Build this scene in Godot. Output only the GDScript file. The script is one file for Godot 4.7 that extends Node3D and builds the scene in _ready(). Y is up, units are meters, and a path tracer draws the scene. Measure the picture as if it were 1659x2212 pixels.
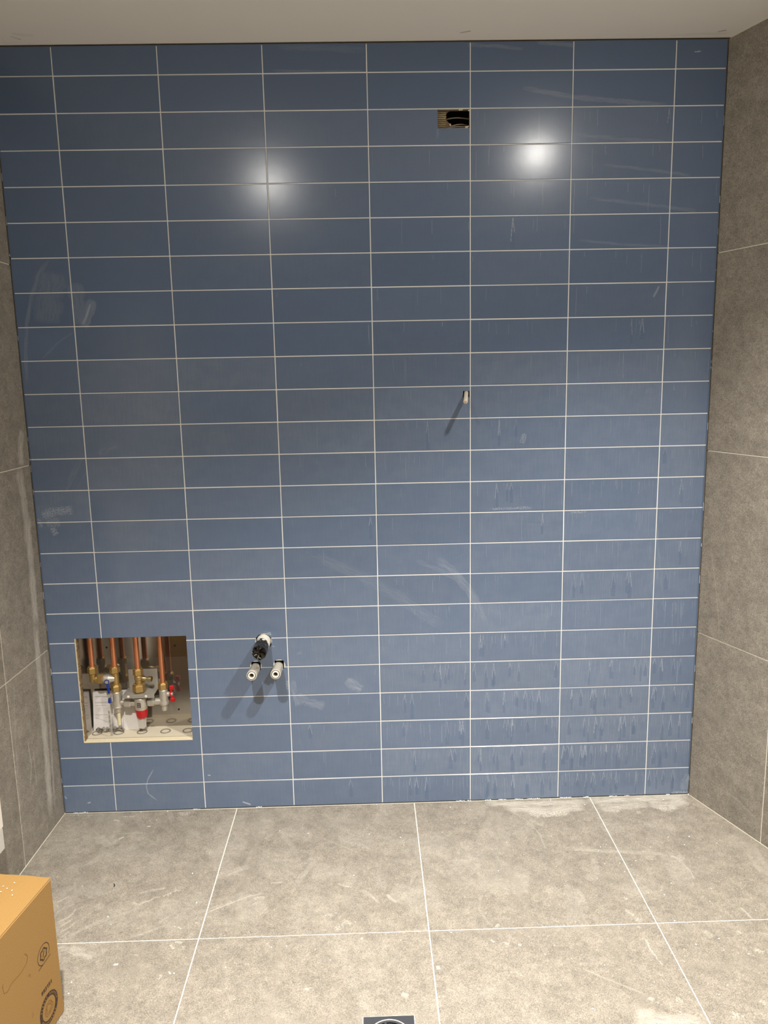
extends Node3D
# A bathroom under construction: blue stacked wall tiles, grey stone tiles, a recessed valve box, pipe outlets.

# ---- camera, light and exposure ----
const CAM_POS := Vector3(-0.0266, 1.4532, 2.4535)
const CAM_ROT := Vector3(-0.1753, -0.02097, -0.01965)
const CAM_FOV := 66.822
const EXPOSURE := 1.09
const LAMP_COLOR := Color(1.0, 0.98, 0.948)
const LAMP_SPOTS := [[0.75, 1.17, 8.4], [-0.47, 1.60, 8.7]]   # x, z, energy
const LAMP_ANGLE := 57.0
const LAMP_GLOW := 620.0

# ---- the room ----
const ROOM_H := 2.405
const XL := -1.0846
const XR := 1.0622
const ROOM_D := 2.95
const LEFT_TURN := 0.02967
const RIGHT_TURN := 0.3447
const PITCH_X := 0.303
const PITCH_Y := 0.10096
const ROW_TOP := 2.42285
const GROUT_W := 0.0030

const WALL_MARKS := [
	[[-0.969,1.811,-1.000,1.774,-1.030,1.707,-1.052,1.626,-1.064,1.543,-1.070,1.438],0.0124,0.16,0],
	[[-0.962,1.780,-0.978,1.706,-0.993,1.624],0.0967,0.09,0],
	[[-0.847,1.693,-0.865,1.650,-0.882,1.614],0.0334,0.22,0],
	[[-0.896,1.745,-0.891,1.677,-0.887,1.620],0.0499,0.11,0],
	[[-0.854,1.684,-0.871,1.643,-0.884,1.620],0.0070,0.42,0],
	[[-0.911,1.602,-0.971,1.562,-1.017,1.517],0.0084,0.10,0],
	[[-0.879,1.483,-0.778,1.503,-0.579,1.517],0.0226,0.05,0],
	[[-0.656,1.383,-0.776,1.347,-0.862,1.262],0.0100,0.07,0],
	[[-0.870,1.219,-0.835,1.243,-0.805,1.251],0.0288,0.14,0],
	[[-1.064,1.031,-1.026,1.045,-0.963,1.048],0.0320,0.55,1],
	[[-1.051,1.008,-1.007,1.010],0.0292,0.40,1],
	[[-1.035,0.993,-1.023,0.968],0.0205,0.55,1],
	[[-1.076,1.024,-1.067,0.993],0.0117,0.40,1],
	[[-1.001,1.074,-0.966,1.140,-0.908,1.234],0.0262,0.11,0],
	[[-0.972,1.081,-0.930,1.139,-0.889,1.197],0.0116,0.08,0],
	[[-0.205,0.881,-0.069,0.816,0.066,0.737,0.164,0.660,0.220,0.632],0.0449,0.16,0],
	[[-0.246,0.890,-0.172,0.872,-0.083,0.832],0.0299,0.09,0],
	[[0.188,0.863,0.241,0.823,0.291,0.767,0.324,0.704,0.358,0.634],0.0302,0.30,0],
	[[0.120,0.856,0.188,0.831,0.256,0.789,0.297,0.747],0.0196,0.20,0],
	[[0.230,0.845,0.294,0.881,0.407,0.924],0.0076,0.10,0],
	[[-0.290,0.459,-0.286,0.407,-0.274,0.366],0.0215,0.30,0],
	[[-0.280,0.407,-0.250,0.381,-0.186,0.361],0.0339,0.28,0],
	[[-0.306,0.457,-0.307,0.424],0.0154,0.40,1],
	[[-0.112,0.454,-0.088,0.434,-0.060,0.417],0.0370,0.42,0],
	[[-0.200,0.506,-0.092,0.499],0.0092,0.05,0],
	[[0.366,1.020,0.428,1.021,0.503,1.022],0.0090,0.50,1],
	[[0.627,1.003,0.681,1.003],0.0090,0.45,1],
	[[0.331,0.978,0.414,0.973,0.497,0.968,0.595,0.958],0.0090,0.15,0],
	[[0.476,1.261,0.472,1.247,0.466,1.229],0.0177,0.50,1],
	[[0.458,2.275,0.610,2.248,0.886,2.222],0.0150,0.13,0],
	[[0.612,2.146,0.751,2.131,0.891,2.121],0.0125,0.13,0],
	[[0.698,2.060,0.838,2.044,0.968,2.025],0.0098,0.13,0],
	[[0.658,1.965,0.842,1.944,0.991,1.923],0.0112,0.15,0],
	[[0.633,1.844,0.775,1.829,0.907,1.821],0.0085,0.13,0],
	[[0.295,2.393,0.376,2.389,0.457,2.380],0.0108,0.11,0],
	[[0.498,2.398,0.552,2.394,0.609,2.387],0.0122,0.14,0],
	[[-0.272,2.330,-0.152,2.326,-0.010,2.326],0.0081,0.09,0],
	[[-0.256,2.394,-0.123,2.388,-0.002,2.382],0.0187,0.05,0],
	[[0.962,2.367,0.982,2.369],0.0034,0.70,0],
	[[0.207,2.166,0.204,2.138],0.0096,0.16,0],
	[[0.845,1.321,0.847,1.084,0.852,0.776],0.0266,0.08,0],
	[[0.903,1.022,0.918,0.884,0.941,0.711],0.0091,0.20,0],
	[[0.886,1.705,0.878,1.688,0.869,1.672],0.0072,0.30,0],
	[[0.853,1.384,0.882,1.389],0.0235,0.20,1],
	[[0.992,1.193,1.023,1.170],0.0389,0.10,0],
	[[1.017,0.974,1.007,0.882],0.0213,0.10,0],
	[[1.043,0.014,1.047,0.045,1.059,0.076],0.0324,0.40,0],
	[[1.001,0.007,1.033,0.009,1.062,0.008],0.0097,0.70,1],
	[[0.791,0.008,0.904,0.006],0.0065,0.30,1],
	[[-0.772,0.153,-0.793,0.119,-0.801,0.092,-0.797,0.065,-0.767,0.037],0.0040,0.45,0],
	[[-0.764,0.091,-0.716,0.093],0.0125,0.08,0],
	[[-0.479,0.023,-0.451,0.012],0.0055,0.85,0],
	[[-1.004,0.036,-0.993,0.039],0.0055,0.80,0],
	[[-1.078,0.064,-1.073,0.054],0.0047,0.70,0],
	[[-0.591,0.126,-0.581,0.124],0.0047,0.80,0],
	[[-0.382,0.615,-0.366,0.618,-0.354,0.622],0.0106,0.90,1],
	[[-0.350,0.577,-0.347,0.576],0.0046,0.80,0],
	[[-0.410,0.589,-0.406,0.573],0.0076,0.35,0],
	[[-0.275,0.550,-0.256,0.552],0.0122,0.25,1],
	[[0.071,0.069,0.293,0.053],0.0048,0.05,0],
	[[-0.418,0.093,-0.356,0.078],0.0220,0.06,0],
	[[-0.824,0.536,-0.811,0.504],0.0121,0.05,0]]
const FLOOR_MARKS := [
	[[0.346,0.019,0.449,0.025,0.559,0.028,0.700,0.028],0.0347,0.75,0],
	[[0.414,0.040,0.474,0.055,0.548,0.076,0.607,0.060,0.682,0.056],0.0517,0.70,0],
	[[0.486,0.073,0.528,0.098,0.624,0.086],0.0408,0.80,1],
	[[0.700,0.025,0.881,0.020,1.054,0.013],0.0381,0.80,0],
	[[0.726,0.058,0.803,0.063,0.902,0.051],0.0512,0.60,0],
	[[0.904,0.045,0.960,0.066,1.038,0.035],0.0583,0.70,0],
	[[0.927,0.070,0.949,0.093,0.988,0.073],0.0340,0.80,1],
	[[0.736,0.076,0.794,0.090],0.0271,0.70,1],
	[[0.929,0.064,0.947,0.082],0.0204,0.50,1],
	[[0.477,0.117,0.516,0.162],0.0167,0.30,1],
	[[0.852,0.094,0.851,0.110],0.0168,0.50,0],
	[[0.551,0.284,0.667,0.304,0.804,0.321,0.870,0.334],0.0188,0.28,0],
	[[0.866,0.338,0.883,0.353,0.889,0.371],0.0137,0.55,0],
	[[0.884,0.371,0.895,0.411,0.891,0.453],0.0060,0.30,0],
	[[0.406,0.040,0.469,0.122,0.497,0.202,0.498,0.281],0.0069,0.20,0],
	[[-0.965,0.314,-0.907,0.283,-0.853,0.232,-0.775,0.203],0.0373,0.24,0],
	[[-0.927,0.162,-0.895,0.156,-0.859,0.191],0.0563,0.34,0],
	[[-1.060,0.187,-1.016,0.200,-0.977,0.187],0.0295,0.18,0],
	[[-0.893,0.131,-0.811,0.130,-0.767,0.128],0.0101,0.20,0],
	[[-0.860,0.620,-0.829,0.578,-0.768,0.536,-0.691,0.497],0.0163,0.26,0],
	[[-0.702,0.622,-0.618,0.580,-0.530,0.529,-0.412,0.472],0.0122,0.20,0],
	[[-0.671,0.568,-0.577,0.545,-0.436,0.486,-0.311,0.443],0.0083,0.14,0],
	[[-0.499,0.525,-0.388,0.459,-0.349,0.451],0.0057,0.35,0],
	[[-0.933,0.461,-0.907,0.433],0.0073,0.30,0],
	[[-0.916,0.504,-0.902,0.482,-0.876,0.468],0.0086,0.26,0],
	[[-0.898,0.542,-0.874,0.522,-0.866,0.488],0.0070,0.28,0],
	[[-0.886,0.563,-0.871,0.544,-0.861,0.530],0.0056,0.30,0],
	[[-0.877,0.584,-0.859,0.564,-0.846,0.538],0.0055,0.25,0],
	[[-0.868,0.604,-0.853,0.580],0.0055,0.25,0],
	[[-0.958,0.410,-0.907,0.398],0.0239,0.18,0],
	[[-0.829,0.643,-0.793,0.661,-0.755,0.679],0.0295,0.45,0],
	[[-0.862,0.636,-0.828,0.646],0.0134,0.30,0],
	[[-0.719,0.468,-0.695,0.483,-0.683,0.470,-0.671,0.467,-0.658,0.452,-0.645,0.452],0.0073,0.30,0],
	[[-0.710,0.433,-0.674,0.419,-0.635,0.412],0.0089,0.35,0],
	[[-0.639,0.449,-0.626,0.441,-0.601,0.422],0.0088,0.50,1],
	[[-0.748,0.369,-0.720,0.349],0.0213,0.14,0],
	[[-0.503,0.371,-0.458,0.351,-0.408,0.321],0.0273,0.30,0],
	[[-0.488,0.339,-0.430,0.359],0.0184,0.25,0],
	[[-0.320,0.361,-0.214,0.297,-0.185,0.305],0.0274,0.12,0],
	[[-0.260,0.419,-0.243,0.373,-0.213,0.304],0.0237,0.22,0],
	[[-0.348,0.297,-0.270,0.301],0.0063,0.20,0],
	[[-0.335,0.405,-0.301,0.404],0.0075,0.30,0],
	[[-0.375,0.474,-0.360,0.467,-0.344,0.472],0.0145,0.60,0],
	[[-0.411,0.478,-0.360,0.467],0.0087,0.25,0],
	[[-0.139,0.417,-0.118,0.431,-0.098,0.438],0.0059,0.60,1],
	[[0.002,0.473,0.015,0.494,0.027,0.506],0.0101,0.60,0],
	[[0.044,0.487,0.049,0.482],0.0115,0.40,0],
	[[0.090,0.369,0.070,0.442,0.040,0.487],0.0136,0.20,0],
	[[-0.072,0.445,-0.045,0.471,-0.020,0.511],0.0088,0.35,0],
	[[-0.183,0.337,-0.098,0.427,-0.045,0.477],0.0107,0.14,0],
	[[-0.206,0.184,-0.123,0.243,-0.044,0.294],0.0098,0.14,0],
	[[-0.138,0.615,-0.127,0.591,-0.106,0.571],0.0217,0.40,1],
	[[-0.163,0.542,-0.149,0.557],0.0112,0.50,1],
	[[-0.121,0.577,-0.096,0.589],0.0110,0.40,1],
	[[-0.558,0.634,-0.537,0.637],0.0094,0.85,1],
	[[-0.565,0.577,-0.552,0.585],0.0041,0.50,0],
	[[-0.523,0.561,-0.509,0.567],0.0056,0.60,1],
	[[-0.568,0.642,-0.556,0.659],0.0067,0.70,1],
	[[-0.535,0.647,-0.528,0.661],0.0067,0.70,1],
	[[-0.695,0.706,-0.684,0.706],0.0078,0.95,0],
	[[-0.639,0.680,-0.653,0.674],0.0066,0.40,1],
	[[-0.571,0.760,-0.563,0.746],0.0101,0.60,1],
	[[-0.549,0.736,-0.543,0.745],0.0051,0.70,0],
	[[0.661,0.518,0.672,0.527],0.0099,0.60,1],
	[[0.650,0.570,0.670,0.594],0.0138,0.45,1],
	[[0.665,0.607,0.680,0.613],0.0163,0.60,1],
	[[0.267,0.666,0.275,0.675],0.0053,0.80,0],
	[[0.298,0.609,0.287,0.619],0.0109,0.60,1],
	[[0.295,0.676,0.312,0.685],0.0131,0.40,1],
	[[0.335,0.686,0.342,0.689],0.0065,0.80,0],
	[[0.666,0.685,0.666,0.718,0.672,0.750,0.677,0.774],0.0065,0.60,1],
	[[0.660,0.633,0.670,0.641],0.0107,0.40,1],
	[[0.508,0.505,0.510,0.572,0.509,0.643],0.0569,0.12,0],
	[[0.535,0.476,0.534,0.554,0.527,0.609],0.0072,0.15,0],
	[[0.554,0.923,0.612,0.939,0.700,0.955],0.0577,0.50,0],
	[[0.669,0.875,0.680,0.889],0.0166,0.50,1],
	[[0.605,0.872,0.615,0.879],0.0142,0.60,0],
	[[0.777,0.927,0.792,0.935],0.0207,0.60,1],
	[[0.859,0.890,0.870,0.902],0.0164,0.50,1],
	[[0.913,0.663,0.918,0.677],0.0158,0.60,1],
	[[0.928,0.731,0.945,0.744],0.0153,0.55,1],
	[[0.829,0.659,0.841,0.685],0.0212,0.30,0],
	[[0.967,0.576,0.976,0.622],0.0082,0.50,0],
	[[-0.204,0.805,-0.195,0.811],0.0086,0.80,0],
	[[0.027,0.833,0.042,0.842],0.0146,0.60,0],
	[[0.120,0.749,0.122,0.761],0.0114,0.80,0],
	[[-0.071,0.643,-0.066,0.646],0.0094,0.70,0],
	[[-0.317,0.654,-0.310,0.648],0.0093,0.40,1],
	[[0.393,0.721,0.398,0.724],0.0051,0.50,0],
	[[-0.879,0.030,-0.839,0.032],0.0061,0.80,1],
	[[-0.903,0.050,-0.886,0.051],0.0052,0.80,0],
	[[-0.891,0.057,-0.881,0.057],0.0103,0.70,1],
	[[-0.779,0.093,-0.768,0.093],0.0068,0.90,0],
	[[-0.852,0.161,-0.838,0.149],0.0058,0.70,0],
	[[-0.696,0.015,-0.669,0.030,-0.655,0.008],0.0175,0.50,1],
	[[-0.622,0.027,-0.326,0.016,0.053,0.008],0.0052,0.25,1],
	[[-1.071,0.013,-0.922,0.016],0.0053,0.40,1],
	[[-1.003,0.028,-0.792,0.035],0.0174,0.12,1],
	[[0.250,0.333,0.220,0.460,0.253,0.596],0.0614,0.06,0],
	[[-0.292,0.052,-0.103,0.143],0.1033,0.05,0],
	[[0.268,0.493,0.253,0.550,0.275,0.614],0.0072,0.12,0],
	[[0.474,0.772,0.516,0.804,0.607,0.865],0.0063,0.20,0],
	[[0.472,0.756,0.504,0.765],0.0126,0.20,0]]
const LEFT_MARKS := [
	[[0.029,1.305,0.051,1.257,0.057,1.201],0.0350,0.76,0],
	[[0.077,1.196,0.062,1.094,0.063,0.947],0.0450,0.65,0],
	[[0.053,1.048,0.060,0.842,0.066,0.693],0.0420,0.80,0],
	[[0.069,0.709,0.079,0.543,0.083,0.308,0.097,0.055],0.0380,0.80,0],
	[[0.029,0.602,0.039,0.351,0.065,0.069],0.0140,0.47,0],
	[[0.196,0.364,0.188,0.283,0.209,0.217],0.0040,0.47,0],
	[[0.168,0.319,0.169,0.194],0.0030,0.42,0],
	[[0.243,0.564,0.267,0.399,0.284,0.184],0.0060,0.19,0]]
const RIGHT_MARKS := [
	[[0.037,0.888,0.066,0.771,0.087,0.669,0.094,0.601],0.0040,0.30,0],
	[[0.012,0.640,0.077,0.616],0.0030,0.25,0],
	[[0.125,0.093,0.204,0.093,0.298,0.066],0.0030,0.35,0],
	[[0.008,0.117,0.083,0.112],0.0030,0.25,0],
	[[0.138,1.182,0.133,1.153],0.0030,0.30,0],
	[[0.190,1.407,0.219,1.415],0.0100,0.30,0],
	[[-0.019,2.299,-0.002,2.128],0.0060,0.12,0],
	[[0.116,0.080,0.224,0.080,0.299,0.059],0.0300,0.06,0]]

var rng := RandomNumberGenerator.new()
var taken := {}

# ============================ helpers ============================
func numbered(called: String) -> String:
	if not taken.has(called):
		taken[called] = 0
		return called
	taken[called] += 1
	return "%s_%03d" % [called, taken[called]]

func tag(o: Node, label: String, category: String, group := "", kind := "") -> void:
	if label: o.set_meta("label", label)
	if category: o.set_meta("category", category)
	if group: o.set_meta("group", group)
	if kind: o.set_meta("kind", kind)

func thing(called: String, label: String, category: String, at := Vector3.ZERO, b := Basis.IDENTITY, group := "") -> Node3D:
	var o := Node3D.new()
	o.name = numbered(called)
	add_child(o)
	o.transform = Transform3D(b, at)
	tag(o, label, category, group)
	return o

func structure(called: String, label := "", category := "") -> Node3D:
	var o := Node3D.new()
	o.name = called
	add_child(o)
	tag(o, label, category, "", "structure")
	return o

func stool() -> SurfaceTool:
	var st := SurfaceTool.new()
	st.begin(Mesh.PRIMITIVE_TRIANGLES)
	return st

func part(called: String, st, m: Material, parent: Node) -> MeshInstance3D:
	var o := MeshInstance3D.new()
	o.mesh = st.commit() if st is SurfaceTool else st
	o.material_override = m
	o.name = called
	o.cast_shadow = GeometryInstance3D.SHADOW_CASTING_SETTING_ON
	parent.add_child(o, true)
	return o

func vert(st: SurfaceTool, p: Vector3, n: Vector3, uv := Vector2.ZERO, uv2 := Vector2.ZERO) -> void:
	st.set_normal(n)
	st.set_uv(uv)
	st.set_uv2(uv2)
	st.add_vertex(p)

func tri(st: SurfaceTool, a: Vector3, b: Vector3, c: Vector3, n: Vector3, ua := Vector2.ZERO, ub := Vector2.ZERO, uc := Vector2.ZERO) -> void:
	if (b - a).cross(c - a).dot(n) > 0.0:
		vert(st, a, n, ua, ua); vert(st, c, n, uc, uc); vert(st, b, n, ub, ub)
	else:
		vert(st, a, n, ua, ua); vert(st, b, n, ub, ub); vert(st, c, n, uc, uc)

func quad(st: SurfaceTool, a: Vector3, b: Vector3, c: Vector3, d: Vector3, n: Vector3) -> void:
	tri(st, a, b, c, n, Vector2(0, 1), Vector2(1, 1), Vector2(1, 0))
	tri(st, a, c, d, n, Vector2(0, 1), Vector2(1, 0), Vector2(0, 0))

# a box with chamfered edges
func box(st: SurfaceTool, lo: Vector3, hi: Vector3, bev := 0.0, xf := Transform3D.IDENTITY) -> void:
	var c := (lo + hi) * 0.5
	var s := (hi - lo) * 0.5
	bev = minf(bev, minf(s.x, minf(s.y, s.z)) * 0.9)
	for ax in 3:
		var u := (ax + 1) % 3
		var v := (ax + 2) % 3
		for sg in [-1.0, 1.0]:
			var n := Vector3.ZERO; n[ax] = sg
			var q := []
			for k in [[-1, -1], [1, -1], [1, 1], [-1, 1]]:
				var p := Vector3.ZERO
				p[ax] = sg * s[ax]; p[u] = k[0] * (s[u] - bev); p[v] = k[1] * (s[v] - bev)
				q.append(xf * (c + p))
			quad(st, q[0], q[1], q[2], q[3], xf.basis * n)
	if bev <= 0.0:
		return
	for ax in 3:
		var u := (ax + 1) % 3
		var v := (ax + 2) % 3
		for k in [[-1, -1], [1, -1], [1, 1], [-1, 1]]:
			var n := Vector3.ZERO; n[u] = k[0]; n[v] = k[1]
			var q := []
			for e in [[-1, 0], [1, 0], [1, 1], [-1, 1]]:
				var p := Vector3.ZERO
				p[ax] = e[0] * (s[ax] - bev)
				p[u] = k[0] * (s[u] - (0.0 if e[1] == 0 else bev))
				p[v] = k[1] * (s[v] - (bev if e[1] == 0 else 0.0))
				q.append(xf * (c + p))
			quad(st, q[0], q[1], q[2], q[3], (xf.basis * n).normalized())
	for i in [-1, 1]:
		for j in [-1, 1]:
			for k in [-1, 1]:
				var d := Vector3(i, j, k)
				var a := xf * (c + Vector3(i * s.x, j * (s.y - bev), k * (s.z - bev)))
				var b := xf * (c + Vector3(i * (s.x - bev), j * s.y, k * (s.z - bev)))
				var e := xf * (c + Vector3(i * (s.x - bev), j * (s.y - bev), k * s.z))
				tri(st, a, b, e, (xf.basis * d).normalized())

func frame_of(axis: Vector3) -> Basis:
	var y := axis.normalized()
	var x := y.cross(Vector3(0, 0, 1))
	if x.length() < 0.1: x = y.cross(Vector3(1, 0, 0))
	x = x.normalized()
	return Basis(x, y, x.cross(y).normalized())

# a profile of [radius, distance along the axis] turned about an axis
func lathe(st: SurfaceTool, at: Vector3, axis: Vector3, prof: Array, n := 20, flat := false, spin := 0.0) -> void:
	var b := frame_of(axis)
	for i in prof.size() - 1:
		var r0: float = prof[i][0]; var t0: float = prof[i][1]
		var r1: float = prof[i + 1][0]; var t1: float = prof[i + 1][1]
		var slope := Vector2(t1 - t0, r0 - r1)
		if slope.length() < 1e-9: continue
		slope = slope.normalized()
		for k in n:
			var a0 := TAU * k / n + spin
			var a1 := TAU * (k + 1) / n + spin
			var am := (a0 + a1) * 0.5
			var d0 := b.x * cos(a0) + b.z * sin(a0)
			var d1 := b.x * cos(a1) + b.z * sin(a1)
			var dm := b.x * cos(am) + b.z * sin(am)
			var n0 := ((dm if flat else d0) * slope.x + b.y * slope.y).normalized()
			var n1 := ((dm if flat else d1) * slope.x + b.y * slope.y).normalized()
			var nm := (dm * slope.x + b.y * slope.y).normalized()
			var p := [at + d0 * r0 + b.y * t0, at + d1 * r0 + b.y * t0, at + d1 * r1 + b.y * t1, at + d0 * r1 + b.y * t1]
			var ns := [n0, n1, n1, n0]
			for t in [[0, 1, 2], [0, 2, 3]]:
				var A: Vector3 = p[t[0]]; var B: Vector3 = p[t[1]]; var Cc: Vector3 = p[t[2]]
				if (B - A).cross(Cc - A).length() < 1e-14: continue
				var o: Array = [t[0], t[2], t[1]] if (B - A).cross(Cc - A).dot(nm) > 0.0 else t
				for j in o: vert(st, p[j], ns[j])

func rod(st: SurfaceTool, a: Vector3, b: Vector3, r: float, n := 16, r2 := -1.0) -> void:
	var l := (b - a).length()
	if r2 < 0.0: r2 = r
	lathe(st, a, b - a, [[0, 0], [r, 0], [r2, l], [0, l]], n)

func hex_nut(st: SurfaceTool, a: Vector3, b: Vector3, r: float, spin := 0.3) -> void:
	var l := (b - a).length()
	lathe(st, a, b - a, [[0, 0], [r * 0.84, 0], [r, l * 0.12], [r, l * 0.88], [r * 0.84, l], [0, l]], 6, true, spin)

func sweep(st: SurfaceTool, pts: Array, r: float, n := 10) -> void:
	var rings := []
	var b := frame_of(pts[1] - pts[0])
	for i in pts.size():
		var d: Vector3
		if i == 0: d = pts[1] - pts[0]
		elif i == pts.size() - 1: d = pts[i] - pts[i - 1]
		else: d = (pts[i + 1] - pts[i - 1])
		d = d.normalized()
		var x := (b.x - d * b.x.dot(d)).normalized()
		b = Basis(x, d, x.cross(d).normalized())
		rings.append(b)
	for i in pts.size() - 1:
		for k in n:
			var a0 := TAU * k / n
			var a1 := TAU * (k + 1) / n
			var q := []
			var ns := []
			for e in [[i, a0], [i, a1], [i + 1, a1], [i + 1, a0]]:
				var bb: Basis = rings[e[0]]
				var d := bb.x * cos(e[1]) + bb.z * sin(e[1])
				ns.append(d); q.append(pts[e[0]] + d * r)
			for t in [[0, 1, 2], [0, 2, 3]]:
				var nn: Vector3 = ns[t[0]] + ns[t[1]] + ns[t[2]]
				var o: Array = [t[0], t[2], t[1]] if (q[t[1]] - q[t[0]]).cross(q[t[2]] - q[t[0]]).dot(nn) > 0.0 else t
				for j in o: vert(st, q[j], ns[j])

func ccw(poly: PackedVector2Array) -> PackedVector2Array:
	if Geometry2D.is_polygon_clockwise(poly):
		poly.reverse()
	var out := PackedVector2Array()
	for i in poly.size():
		if poly[i].distance_to(poly[(i + 1) % poly.size()]) > 0.0004: out.append(poly[i])
	return out

# a slab cut from a plane: polygon in plane coordinates, mesh about c, x and y in the plane, z out of it
func plate(poly: PackedVector2Array, c: Vector2, h0: float, h1: float, bev: float, uo: Vector2, us: Vector2, vo: Vector2, vs: Vector2) -> ArrayMesh:
	var st := stool()
	poly = ccw(poly)
	var n := poly.size()
	var inn := PackedVector2Array()
	for i in n:
		var a := (poly[i] - poly[(i + n - 1) % n]).normalized()
		var b := (poly[(i + 1) % n] - poly[i]).normalized()
		var na := Vector2(-a.y, a.x); var nb := Vector2(-b.y, b.x)
		var m := (na + nb)
		var k := 1.0 + na.dot(nb)
		inn.append(poly[i] + m * (bev / maxf(k, 0.5)))
	var idx := Geometry2D.triangulate_polygon(inn)
	for t in range(0, idx.size(), 3):
		var f := [idx[t], idx[t + 1], idx[t + 2]]
		var pa := inn[f[0]]; var pb := inn[f[1]]; var pc := inn[f[2]]
		if (pb - pa).cross(pc - pa) > 0.0: f = [idx[t], idx[t + 2], idx[t + 1]]
		for j in f:
			vert(st, Vector3(inn[j].x - c.x, inn[j].y - c.y, h1), Vector3(0, 0, 1), (inn[j] - uo) * us, (inn[j] - vo) * vs)
	for i in n:
		var j := (i + 1) % n
		var e := (poly[j] - poly[i]).normalized()
		var out := Vector3(e.y, -e.x, 0)
		var lev := [[inn[i], inn[j], h1], [poly[i], poly[j], h1 - bev], [poly[i], poly[j], h0]]
		for l in 2:
			var nrm := (out + Vector3(0, 0, 1)).normalized() if l == 0 else out
			var q := []
			var w := []
			for v in [[lev[l][0], lev[l][2]], [lev[l][1], lev[l][2]], [lev[l + 1][1], lev[l + 1][2]], [lev[l + 1][0], lev[l + 1][2]]]:
				q.append(Vector3(v[0].x - c.x, v[0].y - c.y, v[1])); w.append(v[0])
			for t in [[0, 1, 2], [0, 2, 3]]:
				var o: Array = [t[0], t[2], t[1]] if (q[t[1]] - q[t[0]]).cross(q[t[2]] - q[t[0]]).dot(nrm) > 0.0 else t
				for k in o: vert(st, q[k], nrm, (w[k] - uo) * us, (w[k] - vo) * vs)
	return st.commit()

func rect(x0: float, y0: float, x1: float, y1: float) -> PackedVector2Array:
	return PackedVector2Array([Vector2(x0, y0), Vector2(x1, y0), Vector2(x1, y1), Vector2(x0, y1)])

func disc(c: Vector2, r: float, n := 20, wob := 0.0) -> PackedVector2Array:
	var p := PackedVector2Array()
	for k in n: p.append(c + Vector2.from_angle(TAU * k / n) * r * (1.0 + wob * rng.randf_range(-1, 1)))
	return p

# ============================ materials ============================
func mat(c: Color, rough := 0.6, metal := 0.0) -> StandardMaterial3D:
	var m := StandardMaterial3D.new()
	m.albedo_color = c
	m.roughness = rough
	m.metallic = metal
	return m

func rgb(r: float, g: float, b: float) -> Color:
	return Color(r / 255.0, g / 255.0, b / 255.0)

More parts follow.
